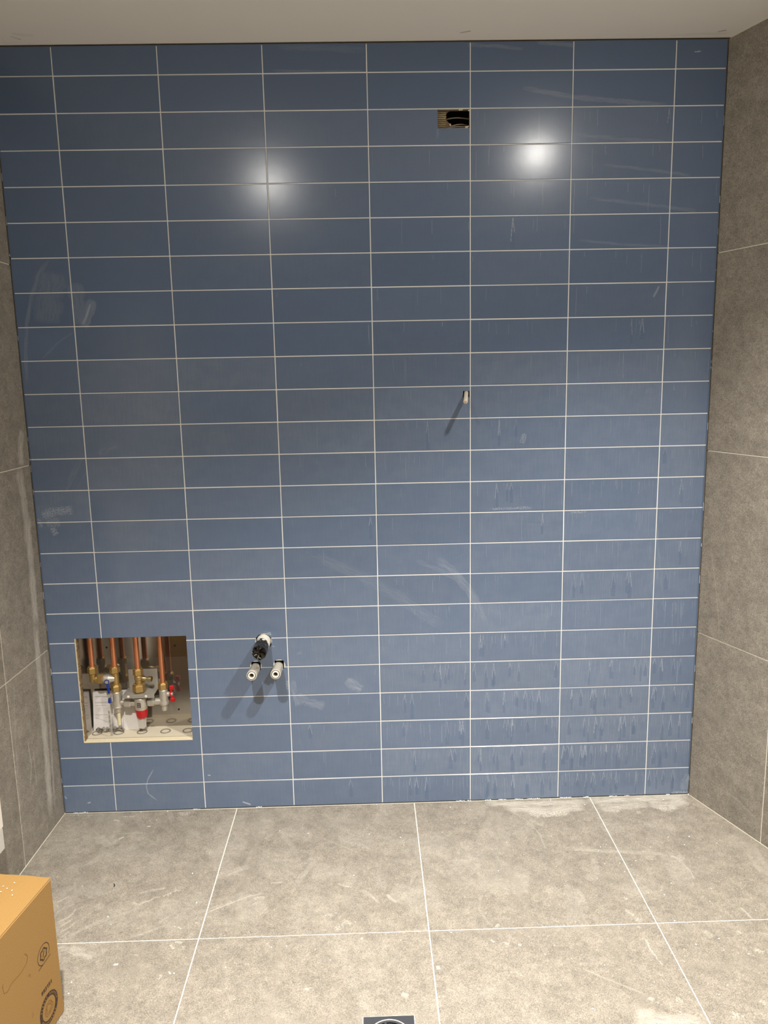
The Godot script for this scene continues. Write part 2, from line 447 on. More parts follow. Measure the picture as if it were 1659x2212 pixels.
# a sheet of settled dust and smears painted in room coordinates; only alpha varies
class Canvas:
	var w: int
	var h: int
	var o: Vector2
	var ppm: float
	var under := 0.0
	var gain := 1.0
	var data: PackedByteArray
	var fine := FastNoiseLite.new()
	var speck := FastNoiseLite.new()
	func _init(size: Vector2, origin: Vector2, p: float, c: Color):
		ppm = p; o = origin
		w = int(size.x * p); h = int(size.y * p)
		var im := Image.create(w, h, false, Image.FORMAT_RGBA8)
		im.fill(Color(c.r, c.g, c.b, 0.0))
		data = im.get_data()
		fine.seed = 5; fine.frequency = 1.0; fine.noise_type = FastNoiseLite.TYPE_SIMPLEX
		speck.seed = 9; speck.frequency = 0.23; speck.noise_type = FastNoiseLite.TYPE_SIMPLEX
	func put(x: int, y: int, a: float) -> void:
		if x < 0 or y < 0 or x >= w or y >= h: return
		var i := (y * w + x) * 4 + 3
		var v := int(clampf(a, 0.0, 1.0) * 255.0)
		if v > data[i]: data[i] = v
	# points in metres (y down the sheet), width in metres
	func stroke(pts: Array, wid: float, a: float, grain: int) -> void:
		var total := 0.0
		for i in pts.size() - 1: total += pts[i].distance_to(pts[i + 1])
		var run := 0.0
		var hw := wid * 0.5 * ppm
		for i in pts.size() - 1:
			var p: Vector2 = (pts[i] - o) * ppm
			var q: Vector2 = (pts[i + 1] - o) * ppm
			var d := q - p
			var l := d.length()
			if l < 0.01: continue
			d /= l
			var nn := Vector2(-d.y, d.x)
			var steps := int(l / 0.7) + 1
			var across := int(hw / 0.35) + 1
			for s in steps:
				var f := float(s) / steps
				var along := (run + l * f)
				var e := along / (total * ppm)
				var ends := clampf(minf(e, 1.0 - e) * 8.0 + 0.25, 0.0, 1.0)
				var c := p + d * (l * f)
				var wv := 1.0 + 0.25 * fine.get_noise_2d(along * 0.03, 7.0)
				for k in across + 1:
					var t := -1.0 + 2.0 * float(k) / across
					var x := c + nn * (t * hw * wv)
					var v := a * ends * sqrt(maxf(0.0, 1.0 - t * t))
					if grain == 1:
						var g := speck.get_noise_2d(x.x, x.y) + 0.45 * speck.get_noise_2d(x.x * 2.7, x.y * 2.7)
						v *= smoothstep(0.02, 0.3, g)
					elif hw > 3.0:
						v *= 0.35 + 0.65 * smoothstep(-0.45, 0.5, fine.get_noise_2d(t * hw * 0.28, along * 0.018)) * (0.75 + 0.5 * speck.get_noise_2d(x.x, x.y))
					v *= gain
					put(int(x.x), int(x.y), v + under * minf(1.0, v / 0.06))
			run += l
	# thin film with an upright grain over one tile
	func film(xa: float, xb: float, ya: float, yb: float, a: float, sh: float) -> void:
		for y in range(int((ya - o.y) * ppm), int((yb - o.y) * ppm)):
			for x in range(int((xa - o.x) * ppm), int((xb - o.x) * ppm)):
				var g := fine.get_noise_2d(x * 0.16 + sh, y * 0.012) * 0.4 + fine.get_noise_2d(x * 0.012 + sh, y * 0.02 + 40.0) * 0.45 + speck.get_noise_2d(x * 1.5, y * 1.5) * 0.35
				put(x, y, a * (0.55 + 0.45 * smoothstep(-0.7, 0.8, g)))
	# a run of clean water through the film, widening downwards
	func clear_track(p: Vector2, l: float, s: float) -> void:
		var q := (p - o) * ppm
		for k in int(l * ppm):
			var hw := maxf(0.5, s * ppm * minf(1.0, float(k) / (0.6 * l * ppm)))
			for x in range(int(q.x - hw), int(q.x + hw) + 1):
				var y := int(q.y) + k
				if x >= 0 and y >= 0 and x < w and y < h: data[(y * w + x) * 4 + 3] = int(data[(y * w + x) * 4 + 3] * 0.5)
	func marks(list: Array, flip: Vector2) -> void:
		for m in list:
			var pts := []
			for i in range(0, m[0].size(), 2): pts.append(Vector2(m[0][i], m[0][i + 1]) * flip)
			stroke(pts, m[1], m[2], m[3])
	func texture() -> ImageTexture:
		var im := Image.create_from_data(w, h, false, Image.FORMAT_RGBA8, data)
		return ImageTexture.create_from_image(im)

# speckled stone: fine sand grains, dark pits and pale chips over cloudy tone
func stone_texture(base: Color, sd: int) -> ImageTexture:
	var n := 1024
	var a := FastNoiseLite.new(); a.seed = sd; a.frequency = 0.42; a.noise_type = FastNoiseLite.TYPE_VALUE; a.fractal_octaves = 2
	var b := FastNoiseLite.new(); b.seed = sd + 1; b.frequency = 0.006; b.noise_type = FastNoiseLite.TYPE_SIMPLEX; b.fractal_octaves = 4
	var c := FastNoiseLite.new(); c.seed = sd + 2; c.frequency = 0.045; c.noise_type = FastNoiseLite.TYPE_VALUE; c.fractal_octaves = 3
	var dc := c.get_seamless_image(n, n, false, false, 0.1, true).get_data()
	var da := a.get_seamless_image(n, n, false, false, 0.1, true).get_data()
	var db := b.get_seamless_image(n, n, false, false, 0.1, true).get_data()
	var out := PackedByteArray(); out.resize(n * n * 3)
	var r := base.r * 255.0; var g := base.g * 255.0; var bl := base.b * 255.0
	var rn := RandomNumberGenerator.new(); rn.seed = sd
	for i in n * n:
		var f := 1.0 + (da[i] - 128) * 0.0019 + (db[i] - 128) * 0.0005 + (dc[i] - 128) * 0.0006
		if da[i] > 205: f *= 1.06
		elif da[i] < 60: f *= 0.92
		out[i * 3] = mini(255, int(r * f)); out[i * 3 + 1] = mini(255, int(g * f)); out[i * 3 + 2] = mini(255, int(bl * f))
	for k in 900:
		var x := rn.randi_range(2, n - 3); var y := rn.randi_range(2, n - 3)
		var f := 1.35 if rn.randf() < 0.55 else 0.6
		for e in [[0, 0], [1, 0], [0, 1], [1, 1]]:
			var i: int = ((y + e[1]) * n + x + e[0]) * 3
			for j in 3: out[i + j] = mini(255, int(out[i + j] * f))
	return ImageTexture.create_from_image(Image.create_from_data(n, n, false, Image.FORMAT_RGB8, out))

func bump_texture(sd: int, freq: float, size := 512) -> ImageTexture:
	var a := FastNoiseLite.new(); a.seed = sd; a.frequency = freq; a.fractal_octaves = 3
	return ImageTexture.create_from_image(a.get_seamless_image(size, size, false, false, 0.1, true))

func stone_material(tex: Texture2D, dust: Texture2D, rough: float) -> StandardMaterial3D:
	var m := StandardMaterial3D.new()
	m.albedo_texture = tex
	m.roughness = rough
	if dust:
		m.detail_enabled = true
		m.detail_albedo = dust
		m.detail_uv_layer = BaseMaterial3D.DETAIL_UV_2
		m.detail_blend_mode = BaseMaterial3D.BLEND_MODE_MIX
	return m

# ============================ scene ============================
var M := {}
var holes := []          # openings through the blue wall, in wall coordinates
const BOX_HOLE := [-0.9968, 0.2553, -0.6335, 0.6208]
const CABLE_HOLE := [0.2062, 2.1672, 0.3015, 2.2199]

func _ready() -> void:
	rng.seed = 20240611
	# camera
	var cam := Camera3D.new()
	cam.name = "camera"
	cam.position = CAM_POS
	cam.rotation = CAM_ROT
	cam.fov = CAM_FOV
	cam.near = 0.02
	add_child(cam)
	cam.current = true
	# environment: a closed room, no sky
	var env := Environment.new()
	env.background_mode = Environment.BG_COLOR
	env.background_color = Color(0, 0, 0)
	env.ambient_light_source = Environment.AMBIENT_SOURCE_DISABLED
	env.tonemap_mode = Environment.TONE_MAPPER_LINEAR
	env.tonemap_exposure = EXPOSURE
	env.sdfgi_enabled = true
	env.ssao_enabled = true
	env.ssil_enabled = true
	var we := WorldEnvironment.new()
	we.name = "environment"
	we.environment = env
	add_child(we)
	# the two ceiling downlights that light the room
	make_materials()
	build_downlights()
	# structure
	build_back_wall()
	build_side_walls()
	build_floor()
	build_ceiling()
	# things
	build_valve_box()
	build_valves()
	build_outlets()
	build_cables()
	build_cardboard_box()
	build_cabinet()
	build_floor_drain()
	build_crumbs()

func make_materials() -> void:
	# blue tiles with grout haze
	var wall_c := Canvas.new(Vector2(2.16, 2.42), Vector2(-1.09, -2.42), 800.0, rgb(188, 196, 206))
	wall_c.under = 0.13
	paint_drips(wall_c)
	wall_c.under = 0.07
	wall_c.gain = 0.9
	wall_c.marks(WALL_MARKS, Vector2(1, -1))
	var haze := wall_c.texture()
	var bump := bump_texture(4, 0.02)
	M.blue = []
	for f in [1.0, 0.985, 1.015]:
		var m := mat(Color(0.346 * f, 0.418 * f, 0.532 * f), 0.205)
		m.clearcoat_enabled = true
		m.clearcoat = 0.25
		m.clearcoat_roughness = 0.42
		m.metallic_specular = 0.5
		m.detail_enabled = true
		m.detail_albedo = haze
		m.detail_uv_layer = BaseMaterial3D.DETAIL_UV_2
		m.detail_blend_mode = BaseMaterial3D.BLEND_MODE_MIX
		m.heightmap_enabled = true
		m.heightmap_texture = bump
		m.heightmap_scale = 0.003
		M.blue.append(m)
	M.grout = mat(rgb(230, 231, 228), 0.85)
	M.stone_grout = mat(rgb(226, 222, 206), 0.85)
	M.board = mat(rgb(132, 122, 106), 0.95)
	M.fibre = mat(rgb(134, 112, 82), 0.95)
	# stone
	var tex := stone_texture(rgb(146, 139, 128), 31)
	var floor_c := Canvas.new(Vector2(2.7, 2.3), Vector2(-1.2, 0.0), 740.0, rgb(222, 217, 205))
	floor_c.gain = 0.8
	floor_c.marks(FLOOR_MARKS, Vector2(1, 1))
	paint_floor_specks(floor_c)
	M.floor_stone = stone_material(tex, floor_c.texture(), 0.55)
	M.floor_stone.albedo_color = Color(0.96, 0.955, 0.945)
	var left_c := Canvas.new(Vector2(0.7, 2.42), Vector2(0.0, -2.42), 700.0, rgb(214, 210, 200))
	left_c.marks(LEFT_MARKS, Vector2(1, -1))
	M.left_stone = stone_material(tex, left_c.texture(), 0.6)
	var right_c := Canvas.new(Vector2(0.7, 2.42), Vector2(0.0, -2.42), 700.0, rgb(196, 186, 170))
	right_c.marks(RIGHT_MARKS, Vector2(1, -1))
	M.right_stone = stone_material(tex, right_c.texture(), 0.6)
	# ceiling plaster with scuffs
	var ceil_c := Canvas.new(Vector2(2.3, 0.6), Vector2(-1.1, 0.0), 500.0, rgb(120, 112, 104))
	ceil_c.marks([[[-0.985, 0.075, -0.93, 0.06], 0.02, 0.16, 0], [[-0.995, 0.058, -0.975, 0.035], 0.006, 0.4, 0], [[0.265, 0.05, 0.295, 0.062], 0.007, 0.55, 0], [[1.01, 0.04, 1.03, 0.05], 0.009, 0.5, 0], [[0.88, 0.018, 1.05, 0.03], 0.02, 0.12, 0]], Vector2(1, 1))
	M.ceiling = mat(rgb(248, 246, 242), 0.9)
	M.ceiling.detail_enabled = true
	M.ceiling.detail_albedo = ceil_c.texture()
	M.ceiling.detail_uv_layer = BaseMaterial3D.DETAIL_UV_2
	M.plaster = mat(rgb(240, 236, 230), 0.9)
	# metals and plastics
	M.copper = mat(rgb(226, 150, 110), 0.36, 0.85)
	M.brass = mat(rgb(186, 156, 98), 0.42, 0.75)
	M.nickel = mat(rgb(204, 198, 186), 0.4, 0.6)
	M.steel = mat(rgb(166, 160, 152), 0.12, 0.88)
	M.bracket = mat(rgb(190, 186, 178), 0.4, 0.6)
	M.box_floor = mat(rgb(214, 204, 182), 0.7)
	M.ring = mat(rgb(134, 128, 118), 0.6)
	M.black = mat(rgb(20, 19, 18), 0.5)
	M.red = mat(rgb(190, 24, 30), 0.35)
	M.blue_plastic = mat(rgb(22, 52, 150), 0.35)
	M.white_plastic = mat(rgb(232, 226, 218), 0.45)
	M.grey_plastic = mat(rgb(206, 200, 192), 0.5)
	M.paper = mat(rgb(226, 222, 218), 0.8)
	M.ink = mat(rgb(54, 34, 18), 0.7)
	M.cream = mat(rgb(226, 214, 184), 0.8)

# grout haze left by water running off each joint: a thin film that also paints the lower rows brighter, pale runs, and clean tracks edged with pale lines
func paint_drips(c: Canvas) -> void:
	var r := RandomNumberGenerator.new()
	r.seed = 77
	for row in range(2, 24):
		var y0 := ROW_TOP - row * PITCH_Y - 0.002
		for col in 8:
			var x0 := maxf((col - 4) * PITCH_X, XL + 0.005)
			var x1 := minf((col - 3) * PITCH_X, XR - 0.005)
			var right := clampf((x0 + 0.45) / 1.1, 0.0, 1.0)
			var low := clampf((row - 6) / 16.0, 0.0, 1.0)
			var amount := (0.22 + 1.3 * right) * (0.2 + low) * (x1 - x0) / PITCH_X
			if x0 < -0.6: amount *= 0.2
			if row >= 17 and col < 4: amount *= 0.6
			var wet := r.randf()
			var coat := r.randf_range(0.09, 0.18) if row >= 9 else r.randf_range(0.02, 0.07)  # part real haze, part brightness painted into the lower rows
			c.film(x0 + 0.002, x1 - 0.002, -y0, -(y0 - 0.097), coat + minf(0.06, amount * 0.04), r.randf() * 100.0)
			if row >= 19 and col >= 3 or wet > 0.72:
				for k in int(amount * (7.0 if row >= 19 and col >= 4 else 4.0) * r.randf_range(0.5, 1.3)):
					var x := r.randf_range(x0 + 0.012, x1 - 0.012)
					var l := r.randf_range(0.05, 0.095)
					var s := r.randf_range(0.0022, 0.0062)
					var al := r.randf_range(0.12, 0.36)
					c.clear_track(Vector2(x, -(y0 - 0.004)), l, s)
					for sg in [-1.0, 1.0]:
						var ll := l * r.randf_range(0.35, 0.8)
						c.stroke([Vector2(x + sg * 0.0006, -(y0 - 0.004)), Vector2(x + sg * s * 0.3, -(y0 - ll * 0.4)), Vector2(x + sg * s * 0.8, -(y0 - ll * 0.8)), Vector2(x + sg * s, -(y0 - ll))], r.randf_range(0.0012, 0.0030), al, 0)
			for k in int(amount * (26.0 if row >= 17 and col >= 4 else 15.0) * r.randf_range(0.3, 1.4)):
				var x := r.randf_range(x0 + 0.004, x1 - 0.004)
				var y := y0 - r.randf_range(0.0, 0.015)
				var l := r.randf_range(0.012, 0.05)
				if r.randf() < 0.3: l *= 1.8
				var al := r.randf_range(0.06, 0.2)
				var j := r.randf_range(-0.0022, 0.0022)
				c.stroke([Vector2(x, -y), Vector2(x + j * 0.4, -(y - l * 0.5)), Vector2(x + j, -maxf(y - l, y0 - 0.095))], r.randf_range(0.0009, 0.0018), al, 0)

func paint_floor_specks(c: Canvas) -> void:
	var r := RandomNumberGenerator.new()
	r.seed = 12
	for k in 2400:
		var x := r.randf_range(-1.08, 1.45)
		var z := r.randf_range(0.0, 2.25)
		if r.randf() > 0.2 + 0.8 * smoothstep(0.3, 1.1, x): continue
		var s := r.randf_range(0.0012, 0.0042)
		c.stroke([Vector2(x, z), Vector2(x + r.randf_range(-0.004, 0.004), z + r.randf_range(-0.004, 0.004))], s, r.randf_range(0.2, 0.75), 0)
	# long faint wipe marks of a dirty cloth
	for k in 46:
		var p := Vector2(r.randf_range(-1.0, 1.3), r.randf_range(0.03, 1.9))
		var d := r.randf_range(-0.9, 0.9)
		var pts := []
		for j in 6:
			pts.append(p)
			p += Vector2.from_angle(d) * r.randf_range(0.04, 0.09)
			d += 0.16
		c.stroke(pts, r.randf_range(0.02, 0.07), r.randf_range(0.04, 0.11), 0)
	# cloudy dust patches towards the blue wall, partly painted to brighten the far floor
	for k in 84:
		var p := Vector2(r.randf_range(-1.05, 1.2), r.randf_range(0.02, 0.55))
		if k >= 60: p.x = r.randf_range(-1.05, -0.3)
		c.stroke([p, p + Vector2(r.randf_range(-0.12, 0.12), r.randf_range(-0.04, 0.04))], r.randf_range(0.08, 0.18), r.randf_range(0.08, 0.2), 0)
	for k in 30:
		var p := Vector2(r.randf_range(-1.0, 1.3), r.randf_range(0.05, 2.0))
		c.stroke([p, p + Vector2(r.randf_range(-0.03, 0.03), r.randf_range(-0.03, 0.03))], r.randf_range(0.012, 0.04), r.randf_range(0.15, 0.4), 1)

# ---------------------------- lamps ----------------------------
func build_downlights() -> void:
	var glow := mat(Color(1, 1, 1), 0.4)
	glow.emission_enabled = true
	glow.emission = LAMP_COLOR
	glow.emission_energy_multiplier = LAMP_GLOW
	var trim := mat(rgb(236, 234, 230), 0.4)
	var i := 0
	for s in LAMP_SPOTS:
		var t := thing("downlight", ["round white recessed ceiling downlight nearer the blue wall", "round white recessed ceiling downlight farther from the blue wall"][i], "lamp", Vector3(s[0], ROOM_H, s[1]))
		i += 1
		var st := stool()
		lathe(st, Vector3.ZERO, Vector3.DOWN, [[0.034, -0.002], [0.034, 0.004], [0.040, 0.007], [0.052, 0.005], [0.054, 0.0]], 32)
		part("trim_ring", st, trim, t)
		var sl := stool()
		lathe(sl, Vector3.ZERO, Vector3.DOWN, [[0.033, 0.002], [0.031, 0.008], [0.024, 0.013], [0.012, 0.016], [0.0, 0.017]], 28)
		part("lamp_lens", sl, glow, t)
		var l := SpotLight3D.new()
		l.name = "lamp_light"
		l.position = Vector3(0, -0.024, 0)
		l.rotation = Vector3(-PI / 2, 0, 0)
		l.light_color = LAMP_COLOR
		l.light_energy = s[2]
		l.light_size = 0.03
		l.spot_angle = LAMP_ANGLE
		l.spot_angle_attenuation = 1.0
		l.spot_range = 8.0
		l.spot_attenuation = 2.0
		l.shadow_enabled = true
		t.add_child(l)

# ---------------------------- blue wall ----------------------------
func build_back_wall() -> void:
	var wall := structure("wall_back", "wall of stacked glossy blue tiles with pale grout lines", "wall")
	# openings
	var box_hole := rect(BOX_HOLE[0], BOX_HOLE[1], BOX_HOLE[2], BOX_HOLE[3])
	var cable_hole := PackedVector2Array([Vector2(0.2066, 2.1690), Vector2(0.2115, 2.1672), Vector2(0.2965, 2.1668), Vector2(0.3030, 2.1700), Vector2(0.3030, 2.2215), Vector2(0.2064, 2.2215)])
	var rod_hole := PackedVector2Array([Vector2(0.2788, 1.397), Vector2(0.2797, 1.376), Vector2(0.288, 1.3745), Vector2(0.3030, 1.38), Vector2(0.3030, 1.3965)])
	var drain := disc(Vector2(-0.3804, 0.5940), 0.0275, 26, 0.03)
	var out_a := disc(Vector2(-0.4095, 0.5095), 0.0196, 22, 0.04)
	var out_b := disc(Vector2(-0.3325, 0.5115), 0.0200, 22, 0.04)
	var cuts := [box_hole, cable_hole, rod_hole, drain, out_a, out_b]
	# tiles
	for row in 24:
		var ya := ROW_TOP - (row + 1) * PITCH_Y + GROUT_W * 0.5
		var yb := ROW_TOP - row * PITCH_Y - GROUT_W * 0.5
		if row == 0: yb = ROOM_H - 0.004
		if row == 23: ya = 0.0035
		for col in 8:
			var xa := (col - 4) * PITCH_X + GROUT_W * 0.5
			var xb := (col - 3) * PITCH_X - GROUT_W * 0.5
			if col == 0: xa = XL + 0.002
			if col == 7: xb = XR - 0.002
			var polys := [rect(xa, ya, xb, yb)]
			for cut in cuts:
				var next := []
				for p in polys:
					for q in Geometry2D.clip_polygons(p, cut):
						if not Geometry2D.is_polygon_clockwise(q): next.append(q)
				polys = next
			for p in polys:
				if absf(area(p)) < 0.00004: continue
				var c := Vector2((xa + xb) * 0.5, (ya + yb) * 0.5)
				var m := plate(p, c, -0.008, 0.0, 0.0009, Vector2(-1.09, 0), Vector2(3, 3), Vector2(-1.09, 2.42), Vector2(1.0 / 2.16, -1.0 / 2.42))
				var o := part("tile", m, M.blue[rng.randi() % 3], wall)
				o.transform = Transform3D(Basis.from_euler(Vector3(rng.randfn(0, 0.0022), rng.randfn(0, 0.0011), 0)), Vector3(c.x, c.y, rng.randfn(0, 0.00018)))
	# grout bed and board behind, with the openings left out
	var open := [BOX_HOLE, [0.2062, 2.1672, 0.3014, 2.2205], [0.2795, 1.376, 0.3014, 1.3968], [-0.4060, 0.5690, -0.355, 0.6190], [-0.4255, 0.4935, -0.3935, 0.5255], [-0.3485, 0.4955, -0.3165, 0.5275]]
	part("grout", slab_with_openings(open, XL + 0.0045, XR - 0.0045, 0.005, ROOM_H - 0.006, -0.0078, -0.0011), M.grout, wall)
	part("backing_board", slab_with_openings(open, XL - 0.3, XR + 0.3, -0.1, ROOM_H + 0.1, -0.022, -0.0082), M.board, wall)
	# stubs of grout left in the corner gaps
	var st := stool()
	for side in [0, 1]:
		var y := 0.05
		while y < 2.3:
			var l := rng.randf_range(0.004, 0.03)
			var x := (XL + 0.0010) if side == 0 else (XR - 0.0010)
			if rng.randf() < 0.62: box(st, Vector3(x - 0.001, y, -0.007), Vector3(x + 0.001, y + l, -0.0016 + rng.randf_range(-0.001, 0.0006)), 0.0005)
			y += l + rng.randf_range(0.01, 0.12)
	var x2 := XL + 0.03
	while x2 < XR - 0.05:
		var l := rng.randf_range(0.005, 0.05)
		if rng.randf() < (0.75 if x2 > 0.25 else 0.12):
			for k in int(l / 0.004) + 1: box(st, Vector3(x2 + k * 0.004, -0.001, -0.005), Vector3(x2 + k * 0.004 + rng.randf_range(0.002, 0.0055), rng.randf_range(0.0006, 0.0036), rng.randf_range(-0.001, 0.002)), 0.0006)
		x2 += l + rng.randf_range(0.005, 0.08)
	var residue := part("grout_residue", st, M.grout, wall)
	residue.set_meta("kind", "stuff")
	# dark cavity behind the cable hole and behind the pipe holes
	var cv := stool()
	inner_box(cv, Vector3(0.02, 0.9, -0.16), Vector3(0.56, 2.40, -0.0221))
	inner_box(cv, Vector3(-0.58, 0.05, -0.16), Vector3(0.0, 1.2, -0.0221))
	part("stud_bay", cv, mat(rgb(152, 124, 92), 0.95), wall)
	# broken fibre board seen in the cable hole, with its ribbed torn face
	var edge := PackedVector2Array([Vector2(0.2040, 2.2260), Vector2(0.2467, 2.2240), Vector2(0.2400, 2.2190), Vector2(0.2350, 2.2150), Vector2(0.2327, 2.2110), Vector2(0.2350, 2.2060), Vector2(0.2326, 2.2000), Vector2(0.2345, 2.1950), Vector2(0.2400, 2.1900), Vector2(0.2444, 2.1858), Vector2(0.2444, 2.1778), Vector2(0.2300, 2.1720), Vector2(0.2238, 2.1690), Vector2(0.2040, 2.1650)])
	part("torn_board", plate(edge, Vector2.ZERO, -0.0255, -0.0222, 0.0006, Vector2.ZERO, Vector2.ONE, Vector2.ZERO, Vector2.ONE), M.fibre, wall)
	var rib_mat := mat(rgb(206, 192, 160), 0.95)
	for k in 9:
		var rs := stool()
		var y := 2.1705 + k * 0.0058
		var pts := []
		for j in 7:
			pts.append(Vector3(0.2075 + j * 0.0041, y + rng.randfn(0, 0.0006), -0.0205 + rng.randfn(0, 0.0006)))
		sweep(rs, pts, rng.randf_range(0.0006, 0.0012), 6)
		part("board_rib", rs, rib_mat, wall)
	var chips := stool()
	for k in 7:
		var p: Vector3 = [Vector3(0.2455, 2.1795, -0.019), Vector3(0.2445, 2.183, -0.019), Vector3(0.297, 2.1725, -0.006), Vector3(0.292, 2.1705, -0.005), Vector3(0.2995, 2.217, -0.006), Vector3(0.272, 2.219, -0.006), Vector3(0.278, 2.2192, -0.006)][k]
		var s := 0.0028 if k != 3 else 0.004
		box(chips, p - Vector3(s, s * 0.7, 0.002), p + Vector3(s, s * 0.7, 0.002), 0.001, Transform3D.IDENTITY)
	part("plaster_chips", chips, M.cream, wall)

func area(p: PackedVector2Array) -> float:
	var s := 0.0
	for i in p.size(): s += p[i].cross(p[(i + 1) % p.size()])
	return s * 0.5

func inner_box(st: SurfaceTool, lo: Vector3, hi: Vector3) -> void:   # five faces of a recess open at its front
	quad(st, Vector3(lo.x, lo.y, lo.z), Vector3(hi.x, lo.y, lo.z), Vector3(hi.x, hi.y, lo.z), Vector3(lo.x, hi.y, lo.z), Vector3(0, 0, 1))
	quad(st, lo, Vector3(lo.x, hi.y, lo.z), Vector3(lo.x, hi.y, hi.z), Vector3(lo.x, lo.y, hi.z), Vector3(1, 0, 0))
	quad(st, Vector3(hi.x, lo.y, lo.z), Vector3(hi.x, hi.y, lo.z), hi, Vector3(hi.x, lo.y, hi.z), Vector3(-1, 0, 0))
	quad(st, lo, Vector3(hi.x, lo.y, lo.z), Vector3(hi.x, lo.y, hi.z), Vector3(lo.x, lo.y, hi.z), Vector3(0, 1, 0))
	quad(st, Vector3(lo.x, hi.y, lo.z), Vector3(hi.x, hi.y, lo.z), hi, Vector3(lo.x, hi.y, hi.z), Vector3(0, -1, 0))

func slab_with_openings(open: Array, x0: float, x1: float, y0: float, y1: float, z0: float, z1: float) -> SurfaceTool:
	var xs := [x0, x1]; var ys := [y0, y1]
	for o in open:
		xs.append_array([o[0], o[2]]); ys.append_array([o[1], o[3]])
	xs.sort(); ys.sort()
	var st := stool()
	for i in xs.size() - 1:
		for j in ys.size() - 1:
			if xs[i + 1] - xs[i] < 1e-6 or ys[j + 1] - ys[j] < 1e-6: continue
			var c := Vector2((xs[i] + xs[i + 1]) * 0.5, (ys[j] + ys[j + 1]) * 0.5)
			var inside := false
			for o in open:
				if c.x > o[0] and c.x < o[2] and c.y > o[1] and c.y < o[3]: inside = true
			if inside: continue
			for z in [[z1, Vector3(0, 0, 1)], [z0, Vector3(0, 0, -1)]]:
				quad(st, Vector3(xs[i], ys[j], z[0]), Vector3(xs[i + 1], ys[j], z[0]), Vector3(xs[i + 1], ys[j + 1], z[0]), Vector3(xs[i], ys[j + 1], z[0]), z[1])
	for o in open + [[x0, y0, x1, y1]]:
		var s := -1.0 if o == [x0, y0, x1, y1] else 1.0
		quad(st, Vector3(o[0], o[1], z0), Vector3(o[0], o[3], z0), Vector3(o[0], o[3], z1), Vector3(o[0], o[1], z1), Vector3(s, 0, 0))
		quad(st, Vector3(o[2], o[1], z0), Vector3(o[2], o[3], z0), Vector3(o[2], o[3], z1), Vector3(o[2], o[1], z1), Vector3(-s, 0, 0))
		quad(st, Vector3(o[0], o[1], z0), Vector3(o[2], o[1], z0), Vector3(o[2], o[1], z1), Vector3(o[0], o[1], z1), Vector3(0, s, 0))
		quad(st, Vector3(o[0], o[3], z0), Vector3(o[2], o[3], z0), Vector3(o[2], o[3], z1), Vector3(o[0], o[3], z1), Vector3(0, -s, 0))
	return st

# ---------------------------- grey walls ----------------------------
func wall_dir(side: int) -> Vector3:
	return Vector3(-sin(LEFT_TURN), 0, cos(LEFT_TURN)) if side == 0 else Vector3(sin(RIGHT_TURN), 0, cos(RIGHT_TURN))

func build_side_walls() -> void:
	for side in 2:
		var wall := structure("wall_left" if side == 0 else "wall_right", "grey stone tiled wall with a pale dried smear beside the valve box" if side == 0 else "plain grey stone tiled wall beside the narrow blue tiles", "wall")
		var d := wall_dir(side)
		var o := Vector3(XL if side == 0 else XR, 0, 0)
		var sg := -1.0 if side == 0 else 1.0
		var b := Basis(d * sg, Vector3.UP, (d * sg).cross(Vector3.UP))
		var length := ROOM_D / d.z
		var first := 0.287 if side == 0 else 0.307
		var ys := [-0.001, 0.5875, 1.194, 1.80, ROOM_H - 0.002]
		var s0 := -0.0012
		var s1 := first
		var tiled := length if side == 0 else first + 0.606
		while s0 < tiled - 0.01:
			for k in 4:
				var xa := s0 + 0.0015; var xb := minf(s1, length) - 0.0015
				var ya: float = ys[k] + 0.0015; var yb: float = ys[k + 1] - 0.0015
				var poly := rect(minf(xa * sg, xb * sg), ya, maxf(xa * sg, xb * sg), yb)
				var c := Vector2((xa + xb) * 0.5 * sg, (ya + yb) * 0.5)
				var uo := Vector2(rng.randf(), rng.randf())
				var m := plate(poly, c, -0.009, 0.0, 0.0008, uo, Vector2(1.6, 1.6), Vector2(0, 2.42), Vector2(sg / 0.7, -1.0 / 2.42))
				var mi := part("tile", m, M.left_stone if side == 0 else M.right_stone, wall)
				if xb > 0.69: mi.material_override = M.floor_plain if M.has("floor_plain") else plain_stone()
				mi.transform = Transform3D(b, o + d * ((xa + xb) * 0.5) + Vector3.UP * c.y)
			s0 = s1
			s1 += 0.606
		var st := stool()
		var xf := Transform3D(b, o)
		var lo := Vector3(minf(0.004 * sg, tiled * sg), -0.1, -0.03)
		var hi := Vector3(maxf(0.004 * sg, tiled * sg), ROOM_H + 0.1, -0.0012)
		box(st, lo, hi, 0.0, xf)
		part("grout", st, M.stone_grout, wall)
		var ps := stool()
		box(ps, Vector3(minf(tiled * sg, length * sg), -0.1, -0.03), Vector3(maxf(tiled * sg, length * sg), ROOM_H + 0.1, 0.0), 0.0, xf)
		if tiled < length: part("plaster", ps, M.plaster, wall)
	var rear := structure("wall_rear", "plain grey painted wall facing the blue tiles", "wall")
	var rs := stool()
	box(rs, Vector3(XL - 0.3, -0.1, ROOM_D), Vector3(XR + 1.4, ROOM_H + 0.1, ROOM_D + 0.1))
	part("plaster", rs, mat(rgb(112, 106, 100), 0.9), rear)

func plain_stone() -> StandardMaterial3D:
	var m: StandardMaterial3D = M.floor_stone.duplicate()
	m.detail_enabled = false
	M.floor_plain = m
	return m

